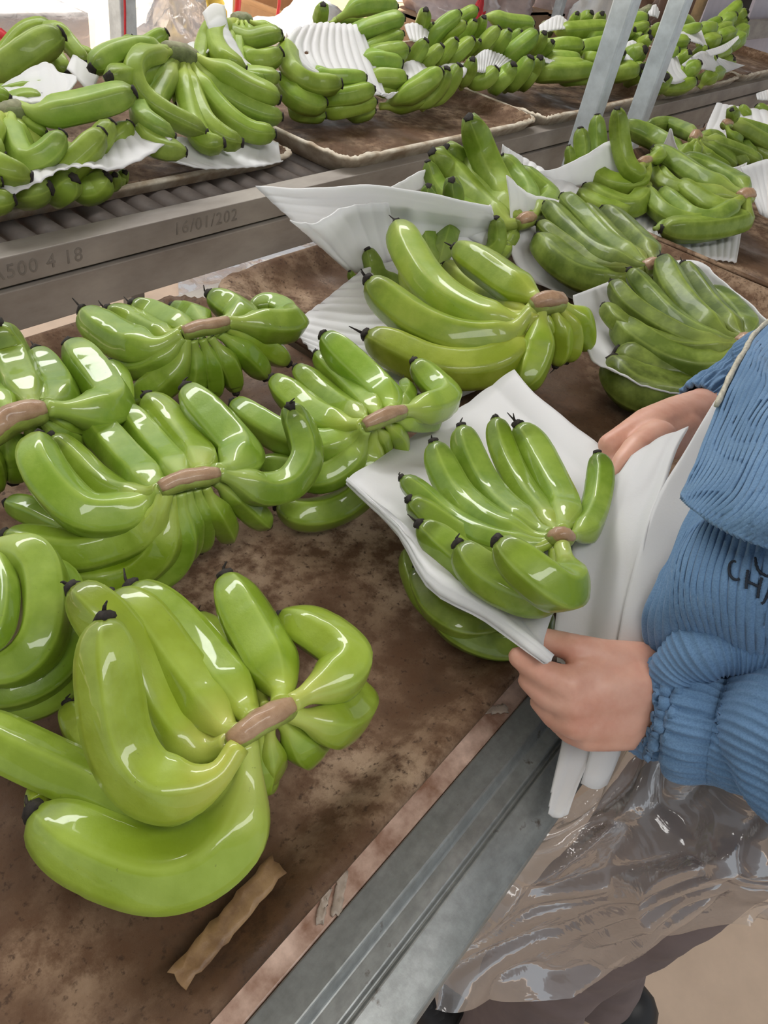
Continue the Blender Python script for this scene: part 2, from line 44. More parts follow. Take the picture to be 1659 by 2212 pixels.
('banana hand crushed under the far left foam sheet,black blunt ends outwards','banana hands piled on the far conveyor',0,0,.0115,[(.5989,1.0152,.007),(.6251,1.011,.007),(.6519,1.0066,.007)],[(.0219,[(.574,.9843,.0218),(.5321,.97,.0251),(.5223,.93,.0399),(.5419,.91,.0485)]),(.0208,[(.5931,.9821,.0209),(.5738,.95,.0243),(.5755,.93,.036),(.5826,.92,.051)]),(.0205,[(.6117,.9781,.0207),(.6112,.95,.0207),(.6264,.94,.0255),(.6403,.93,.0412)]),(.0113,[(.6418,.9911,.0127),(.6662,.9656,.0127),(.6703,.96,.0193),(.6654,.95,.0325)]),(.0107,[(.6502,.9924,.0122),(.6809,.9753,.0122),(.6972,.98,.0134),(.6968,.97,.0248)]),(.0178,[(.5421,.9879,.0183),(.4782,.94,.0344),(.4683,.91,.0449),(.4864,.9,.0477)])]),
('big banana hand at the top left edge in front of the plastic lined box','banana hands piled on the far conveyor',0,0,.015,[(.6278,1.24,.0485),(.6495,1.25,.0568),(.662,1.25,.0656)],[(.0258,[(.6449,1.24,.0632),(.6795,1.19,.1108),(.7132,1.18,.1337),(.7426,1.17,.1497)]),(.0145,[(.6637,1.26,.0626),(.714,1.27,.1045),(.7484,1.27,.1285),(.7841,1.26,.1377)]),(.0144,[(.753,1.28,.1171),(.7785,1.24,.1339),(.7865,1.22,.1234),(.785,1.18,.1057)]),(.0168,[(.7385,1.26,.1035),(.749,1.23,.1146),(.7487,1.2,.106),(.7448,1.17,.0952)]),(.0147,[(.6241,1.19,.0696),(.6208,1.12,.0906),(.6505,1.11,.0972),(.6851,1.1,.1012)]),(.0136,[(.6063,1.16,.0675),(.6078,1.1,.0856),(.6261,1.09,.0929),(.6468,1.08,.0959)]),(.0119,[(.6006,1.16,.074),(.5899,1.1,.0987),(.5991,1.08,.0986)]),(.0094,[(.8281,1.3,.0895),(.8279,1.26,.0998),(.8483,1.25,.0961)])]),
('large banana hand with hooked front finger and fanned necks in the far left tray','banana hands piled on the far conveyor',0,0,.0152,[(.8903,1.12,.1399),(.9104,1.12,.1359),(.931,1.12,.1304),(.9541,1.12,.1227)],[(.0173,[(.8912,1.11,.1347),(.8435,1.09,.1381),(.8027,1.07,.139),(.7771,1.05,.1274),(.7771,1.03,.1045),(.7948,1.0,.0865),(.8235,.98,.0729),(.838,.96,.0656)]),(.0185,[(.8841,1.11,.1389),(.8412,1.1,.1444),(.8076,1.1,.1445),(.7643,1.09,.1392),(.7283,1.08,.1281)]),(.0191,[(.8876,1.11,.1348),(.8506,1.1,.1146),(.7983,1.07,.1156),(.7608,1.05,.1223),(.7218,1.03,.1308)]),(.0216,[(.9456,1.11,.1243),(.963,1.08,.1151),(.9992,1.04,.0946),(1.0414,1.01,.0828)]),(.0179,[(.9418,1.11,.1204),(.9518,1.08,.0937),(.9736,1.04,.0739),(1.0031,1.01,.0629),(1.0306,.99,.0619)]),(.0184,[(.9341,1.11,.1181),(.9315,1.07,.0868),(.9358,1.02,.0619),(.9582,.99,.0459),(.9953,.97,.0445)]),(.0187,[(.9245,1.11,.1172),(.898,1.06,.0867),(.8754,1.0,.0628),(.8876,.97,.0487),(.9037,.95,.047)]),(.0184,[(.917,1.11,.119),(.883,1.06,.0878),(.8409,.99,.064),(.841,.96,.0518),(.8567,.94,.0557)]),(.0178,[(.8965,1.11,.1226),(.8012,1.06,.0902),(.7516,1.0,.0867),(.7508,.97,.0796),(.7693,.95,.0699)]),(.0177,[(.9039,1.11,.121),(.8025,1.04,.0829),(.7403,.98,.0688),(.7425,.95,.059),(.7739,.93,.0565)]),(.0096,[(.9113,1.11,.1192),(.891,1.09,.0949),(.8644,1.06,.0757)]),(.0087,[(.9039,1.11,.1223),(.8844,1.1,.1007),(.8456,1.07,.0878)]),(.0087,[(.8966,1.11,.1266),(.8762,1.11,.1118),(.8476,1.09,.1031)]),(.0096,[(.9189,1.11,.1189),(.894,1.08,.0975),(.8682,1.04,.0704)]),(.0163,[(.9117,1.14,.13),(.8783,1.17,.1197),(.906,1.17,.1332),(.9263,1.16,.149)]),(.0108,[(.9098,1.14,.1301),(.8592,1.18,.1205),(.8559,1.17,.1324),(.8678,1.17,.141)]),(.0082,[(.9117,1.14,.13),(.9057,1.17,.1239),(.9133,1.17,.129),(.9226,1.17,.1306)])]),
('far banana hand with a grey green crown wrapped by a white foam strip','banana hands piled on the far conveyor',0,0,.0133,[(1.1245,1.22,.1517),(1.1426,1.22,.1514),(1.1658,1.22,.1481)],[(.0179,[(1.1246,1.21,.1483),(1.0938,1.19,.1349),(1.1053,1.16,.1319),(1.1307,1.14,.1419),(1.156,1.13,.1495)]),(.0206,[(1.1337,1.21,.1466),(1.0991,1.17,.1119),(1.0805,1.12,.111),(1.1079,1.11,.1138),(1.1311,1.1,.1272)]),(.0191,[(1.1178,1.21,.1484),(1.0481,1.18,.1387),(1.0154,1.14,.1259),(1.0049,1.1,.1186),(1.0259,1.08,.1095)]),(.0145,[(1.1155,1.21,.1499),(1.0549,1.2,.1421),(1.0106,1.17,.1282),(.9582,1.12,.1066)]),(.0089,[(1.1175,1.2,.1508),(1.1002,1.19,.1391),(1.0848,1.17,.1271)]),(.009,[(1.1265,1.2,.1506),(1.1112,1.18,.1369),(1.0977,1.16,.1277)]),(.009,[(1.1355,1.2,.1505),(1.1289,1.18,.1408),(1.1265,1.16,.1341)]),(.0123,[(1.1519,1.21,.1477),(1.1682,1.19,.1433),(1.1952,1.16,.1304)]),(.0162,[(1.1136,1.2,.1407),(1.0446,1.11,.101),(1.0561,1.07,.0997),(1.0876,1.06,.1012)]),(.0142,[(1.1025,1.2,.141),(1.0231,1.11,.1022),(1.0292,1.07,.097),(1.0578,1.06,.0965)])]),
('bananas stacked under the ribbed foam cover on the far conveyor','banana hands piled on the far conveyor',0,0,.0143,[(1.3222,1.18,.0917),(1.3368,1.18,.0869),(1.3519,1.1788,.089)],[(.0221,[(1.2393,1.19,.1168),(1.178,1.13,.1052),(1.1532,1.08,.0924),(1.1806,1.06,.0823),(1.2283,1.0364,.0865)]),(.0175,[(1.2404,1.14,.09),(1.2406,1.09,.0827),(1.2766,1.0652,.0857),(1.3168,1.0511,.0871)]),(.0207,[(1.1925,1.13,.0873),(1.1468,1.1,.075),(1.1371,1.06,.0606),(1.1725,1.05,.0512),(1.196,1.0396,.057)]),(.0216,[(1.2525,1.12,.0457),(1.2366,1.069,.0517),(1.2743,1.044,.0609),(1.3187,1.0294,.0733)]),(.0186,[(1.2469,1.098,.0189),(1.2417,1.058,.0313),(1.2892,1.0432,.0399),(1.3313,1.0289,.0498)]),(.015,[(1.1915,1.11,.0368),(1.1509,1.07,.0343),(1.1867,1.06,.0283),(1.2095,1.0498,.0284)]),(.0194,[(1.4306,1.216,.1036),(1.4283,1.1724,.1316),(1.461,1.148,.1501),(1.5171,1.1329,.1661)]),(.016,[(1.4344,1.205,.0976),(1.439,1.1718,.1213),(1.4655,1.148,.1332),(1.4916,1.1349,.1543)]),(.0147,[(1.428,1.184,.0859),(1.4247,1.1405,.1094),(1.4576,1.127,.1252),(1.4991,1.1129,.1427)]),(.0214,[(1.4328,1.173,.0755),(1.4267,1.1188,.1014),(1.4659,1.105,.1101),(1.496,1.0919,.1182)]),(.0235,[(1.4236,1.163,.0654),(1.4093,1.1202,.0933),(1.4404,1.0962,.0964),(1.4686,1.0834,.0949)]),(.022,[(1.3806,1.123,.0528),(1.399,1.0888,.0698),(1.4267,1.065,.0746),(1.451,1.0524,.0766)]),(.0154,[(1.3876,1.101,.041),(1.4029,1.078,.0517),(1.4329,1.065,.0532),(1.4461,1.0531,.0592)]),(.0202,[(1.4552,1.257,.1342),(1.4611,1.2456,.1453),(1.485,1.2328,.1615),(1.5343,1.2184,.1687),(1.5814,1.2044,.169)]),(.0161,[(1.4174,1.26,.1188),(1.4015,1.26,.1277),(1.3946,1.25,.1468),(1.3848,1.24,.1656)]),(.0107,[(1.4406,1.269,.1247),(1.4885,1.2655,.1281),(1.5446,1.24,.1296)]),(.0178,[(1.2779,1.0762,.0183),(1.3071,1.053,.0226),(1.344,1.0392,.0311)])]),
('diagonal bananas leaning right behind the empty far tray,tips up','banana hands piled on the far conveyor',0,0,.0164,[(1.6443,1.16,.0296),(1.6839,1.1575,.0376),(1.7406,1.154,.0501)],[(.0187,[(1.669,1.1685,.0696),(1.6638,1.1572,.1086),(1.6812,1.1446,.1426),(1.7215,1.1307,.1724)]),(.0168,[(1.7513,1.174,.0936),(1.7606,1.1616,.1422),(1.7805,1.1495,.1635),(1.8027,1.1381,.177)]),(.0151,[(1.7262,1.165,.0775),(1.7095,1.1434,.1218),(1.7196,1.1316,.1393),(1.7372,1.1196,.1556)]),(.0154,[(1.7804,1.162,.0758),(1.7714,1.14,.1169),(1.7736,1.1291,.1386),(1.7718,1.1184,.1599)]),(.0157,[(1.8331,1.1594,.0842),(1.8213,1.1382,.1235),(1.8157,1.1276,.1455),(1.8064,1.1171,.1661)]),(.0187,[(1.5785,1.142,.0531),(1.5444,1.111,.089),(1.5456,1.0996,.1116),(1.5507,1.0879,.1345)]),(.0178,[(1.6068,1.1295,.0501),(1.5802,1.098,.0834),(1.5881,1.0862,.1043),(1.5953,1.0744,.1258)]),(.0175,[(1.6556,1.1265,.0527),(1.6234,1.0952,.0893),(1.6324,1.0832,.1159),(1.6391,1.0714,.1384)]),(.0191,[(1.6992,1.124,.0508),(1.6674,1.0926,.0879),(1.6868,1.08,.1145),(1.7036,1.0686,.137)]),(.0115,[(1.7751,1.13,.0746),(1.7654,1.109,.1),(1.7669,1.0982,.1143),(1.763,1.0877,.1275)]),(.0243,[(1.432,1.0702,.0241),(1.4257,1.044,.0421),(1.4562,1.0196,.0679),(1.503,1.0048,.1012)]),(.0202,[(1.4619,1.0423,.0207),(1.5003,1.0282,.0389),(1.5229,1.0152,.068),(1.5231,1.0034,.1048)]),(.0205,[(1.4966,1.0309,.021),(1.5315,1.0262,.0388),(1.5544,1.0132,.0682),(1.5637,1.0007,.1095)]),(.0173,[(1.673,1.2,.0994),(1.6495,1.1792,.1312),(1.639,1.1686,.1521),(1.628,1.158,.1733)]),(.0087,[(1.6977,1.1875,.1111),(1.6722,1.167,.1318),(1.6631,1.1564,.1473)]),(.02,[(1.4073,1.0748,.0203),(1.4427,1.054,.027),(1.5015,1.028,.0443)])]),
('bananas leaning over a fanned foam sheet left of the first steel post','banana hands piled on the far conveyor',0,0,.0167,[(1.9238,1.1462,.0735),(1.9733,1.1447,.0801),(2.0249,1.1431,.0858)],[(.0181,[(1.8461,1.1487,.0662),(1.8,1.1079,.0989),(1.795,1.0866,.1276),(1.8126,1.0751,.1546)]),(.0186,[(1.9184,1.1466,.0632),(1.869,1.1058,.0946),(1.8564,1.0847,.1222),(1.8608,1.0737,.149)]),(.0229,[(1.9316,1.115,.05),(1.8962,1.0841,.0849),(1.91,1.0622,.1161),(1.9497,1.0501,.1476)]),(.018,[(2.046,1.1115,.0663),(2.0126,1.0806,.093),(1.9916,1.0583,.1202),(1.9768,1.0431,.1476)]),(.0165,[(1.9659,1.1344,.0852),(1.9566,1.1133,.1156),(1.9549,1.1026,.1285),(1.9553,1.092,.1371)]),(.0185,[(1.9493,1.2072,.1394),(1.9478,1.1863,.1484),(2.0039,1.1743,.1402),(2.0731,1.1619,.1377),(2.1064,1.1505,.1387)]),(.0182,[(1.6987,1.0704,.0363),(1.6693,1.0499,.0634),(1.6669,1.0391,.0854),(1.6542,1.0287,.1091)]),(.021,[(1.7154,1.08,.0472),(1.7101,1.0486,.0534),(1.7277,1.0269,.0641),(1.7437,1.0154,.0894)]),(.0229,[(1.8272,1.0662,.0232),(1.7831,1.0252,.0531),(1.7956,1.014,.0752),(1.7929,1.0032,.0986)]),(.0233,[(1.8717,1.0535,.0236),(1.8453,1.0234,.0494),(1.8447,1.0019,.0815),(1.8446,.9908,.1139)]),(.0213,[(1.9485,1.059,.0218),(1.9068,1.0215,.052),(1.913,1.0104,.0793),(1.9014,.997,.1096)]),(.0167,[(2.0416,1.0906,.072),(2.0267,1.0674,.0958),(2.0237,1.0514,.1105),(2.0175,1.0354,.1291)]),(.0173,[(2.0348,1.1738,.1148),(2.0609,1.1624,.1274),(2.11,1.1506,.1248)])]),
('horizontal bananas piled left of the first steel post with a dark shaded base','banana hands piled on the far conveyor',0,0,.0154,[(2.2387,1.1949,.1264),(2.2402,1.1814,.1207),(2.249,1.1663,.1153)],[(.023,[(2.2341,1.1546,.123),(2.2165,1.116,.1263),(2.2799,1.0863,.1352),(2.3545,1.0504,.1477)]),(.0234,[(2.1569,1.1357,.088),(2.113,1.088,.0997),(2.1262,1.0543,.1121),(2.1733,1.0284,.1148)]),(.0241,[(2.2352,1.09,.0855),(2.2112,1.0506,.1011),(2.2552,1.0243,.115),(2.2987,.9896,.1311)]),(.0198,[(2.1015,1.0957,.0678),(2.0453,1.0497,.0869),(2.0608,1.016,.093),(2.1066,.9901,.0944)]),(.0249,[(2.0115,1.0606,.0387),(1.9762,1.0131,.0667),(2.0272,.9843,.0737),(2.1127,.9469,.0854)]),(.0242,[(2.0872,1.0471,.0376),(2.0713,.99,.061),(2.1181,.9629,.0699),(2.1531,.934,.0909)]),(.0155,[(2.3284,1.1474,.1247),(2.2842,1.1257,.1466),(2.2635,1.1127,.1686)]),(.0197,[(2.3683,1.1389,.1258),(2.3271,1.1154,.1527),(2.3207,1.0994,.1732)]),(.0176,[(2.4345,1.1251,.1276),(2.3887,1.103,.1501),(2.3674,1.0894,.1727)]),(.0192,[(2.2298,1.0371,.0714),(2.1837,1.0011,.0932),(2.2144,.98,.0929),(2.2439,.946,.1115)]),(.021,[(2.077,1.0757,.0525),(2.0206,1.0289,.0768),(2.0455,.9926,.0831),(2.0886,.9663,.09)]),(.0202,[(2.3318,1.1214,.1082),(2.2888,1.0729,.1194),(2.3247,1.05,.1262),(2.3457,1.022,.1393)])]),
('short bananas heaped between the two steel posts with a cut brown stalk on top','banana hands piled on the far conveyor',0,0,.0136,[(2.5927,1.0844,.1698),(2.6131,1.076,.1786),(2.6111,1.0576,.1947)],[(.021,[(2.464,1.082,.1432),(2.4361,1.0524,.1624),(2.4515,1.028,.1714),(2.4743,1.0006,.1821)]),(.016,[(2.4615,1.072,.1224),(2.4111,1.0324,.144),(2.432,1.0056,.1546),(2.449,.9788,.172)]),(.0174,[(2.4519,1.0644,.101),(2.3972,1.0248,.128),(2.3874,1.0064,.1442),(2.3806,.9874,.158)]),(.0143,[(2.4725,1.04,.1065),(2.4197,1.0004,.1288),(2.4086,.9844,.1378),(2.3993,.9672,.148)]),(.019,[(2.465,1.014,.0897),(2.4061,.9744,.1175),(2.3958,.956,.1329),(2.3877,.9376,.1512)]),(.0277,[(2.3969,1.006,.0771),(2.3233,.9552,.1032),(2.3224,.9344,.1154),(2.3174,.9136,.131)]),(.0227,[(2.3494,1.024,.0689),(2.2707,.9744,.1006),(2.2593,.9584,.1097),(2.2448,.943,.1199)]),(.0179,[(2.5115,1.0416,.1166),(2.4863,1.0108,.1357),(2.4754,.9948,.1446),(2.4696,.9788,.1511)]),(.02,[(2.5878,1.072,.1609),(2.5553,1.078,.1741),(2.5008,1.0788,.1723),(2.457,1.0772,.1687)]),(.0271,[(2.2934,1.0,.0434),(2.2565,.936,.0735),(2.2912,.902,.0875)]),(.0233,[(2.4491,.946,.0548),(2.3559,.8992,.0846),(2.3359,.886,.1006)])]),
('bananas packed in foam strips right of the second steel post','banana hands piled on the far conveyor',0,0,.0143,[(2.7572,1.044,.1397),(2.771,1.04,.1529),(2.7793,1.0376,.1609)],[(.0186,[(2.6519,1.012,.1009),(2.59,.964,.1228),(2.592,.9344,.135),(2.623,.9152,.14)]),(.0175,[(2.7386,1.024,.1137),(2.6833,.9876,.1406),(2.6952,.9564,.1553),(2.7486,.94,.169)]),(.0199,[(2.7962,1.064,.1466),(2.7765,1.0376,.1634),(2.8096,1.0196,.1634),(2.862,1.0008,.1529)]),(.0181,[(2.5653,.9752,.0771),(2.5182,.938,.1012),(2.5284,.9208,.1124),(2.5408,.9032,.1235)]),(.0218,[(2.6491,.9516,.0604),(2.5872,.916,.0868),(2.5845,.9004,.1008),(2.5792,.884,.121)]),(.0151,[(2.576,.9852,.0887),(2.5585,.9572,.1113),(2.5971,.9368,.1162),(2.6299,.9172,.1223)]),(.0281,[(2.6289,.9052,.0324),(2.5557,.8696,.0669),(2.5526,.8532,.0849),(2.568,.84,.1056)]),(.0298,[(2.4002,.9052,.0333),(2.4141,.8952,.0495),(2.421,.8796,.0534),(2.4069,.8648,.0725)]),(.0241,[(2.4193,.8762,.0281),(2.4646,.8748,.0397),(2.5165,.852,.045),(2.5572,.83,.063)]),(.0198,[(2.3734,.9724,.0461),(2.3133,.9328,.0756),(2.3042,.9156,.0854),(2.2967,.8972,.0963)]),(.0152,[(2.3751,.96,.0292),(2.3174,.9204,.0558),(2.3047,.9044,.0656),(2.2893,.8884,.0778)]),(.0208,[(2.6699,1.06,.1193),(2.6596,1.032,.1376),(2.657,1.0056,.1369)]),(.0242,[(2.508,.96,.0597),(2.472,.922,.0779),(2.4738,.894,.0794)]),(.0209,[(2.7041,.858,.0251),(2.7166,.85,.0497),(2.7551,.84,.0591)])]),
('small far bananas in a tall heap at the end of the far conveyor','banana hands piled on the far conveyor',0,0,.0145,[(3.2004,1.05,.1277),(3.2507,1.05,.1323),(3.2881,1.05,.14)],[(.022,[(3.1749,1.02,.1217),(3.1165,1.0,.1664),(3.1396,.99,.19),(3.1652,.98,.2215)]),(.0225,[(3.3072,1.01,.1278),(3.2167,.98,.1695),(3.2089,.97,.1884),(3.2081,.96,.1989)]),(.0217,[(3.1438,1.01,.1319),(3.0689,.98,.1614),(3.0932,.97,.1767),(3.1053,.96,.1908)]),(.0224,[(3.2698,1.0,.1169),(3.1908,.97,.1475),(3.207,.96,.1634),(3.21,.95,.1781)]),(.0241,[(2.9272,1.01,.1243),(2.8633,.97,.1476),(2.8862,.96,.1546),(2.9208,.95,.1562)]),(.0172,[(2.9881,1.01,.1292),(2.9749,.99,.153),(2.9927,.98,.1655),(3.0032,.97,.1769)]),(.019,[(2.997,.99,.1152),(2.9558,.96,.1398),(2.9877,.95,.1546),(3.0349,.94,.1651)]),(.0209,[(3.0262,.98,.1059),(2.9527,.94,.1344),(2.9902,.93,.145),(3.0297,.92,.1516)]),(.0237,[(2.9007,.97,.0969),(2.8287,.93,.1254),(2.8513,.92,.1323),(2.877,.91,.1404)]),(.0176,[(2.7896,.9416,.0829),(2.7356,.91,.1076),(2.7403,.9,.115),(2.7431,.89,.1237)]),(.0183,[(2.8802,.93,.0711),(2.8308,.9,.0945),(2.8754,.89,.1042),(2.9279,.88,.1124)]),(.0178,[(2.8403,.92,.0625),(2.7889,.89,.0875),(2.7852,.88,.0954),(2.7864,.87,.1056)]),(.0186,[(2.9697,.92,.0474),(2.9187,.89,.0718),(2.9284,.88,.0833),(2.9415,.87,.0986)]),(.0189,[(3.0316,.92,.0341),(2.98,.89,.059),(2.9786,.88,.0727),(2.968,.87,.0894)]),(.0275,[(3.1112,.96,.0828),(3.0806,.93,.1125),(3.1358,.92,.1365)]),(.0282,[(3.1999,.98,.1097),(3.1575,.95,.1311),(3.2012,.94,.1546)]),(.023,[(2.7268,.89,.0405),(2.7483,.86,.0578),(2.8394,.85,.063)]),(.0269,[(3.0029,.95,.0762),(2.9948,.93,.1089),(3.0861,.92,.1217)])])]
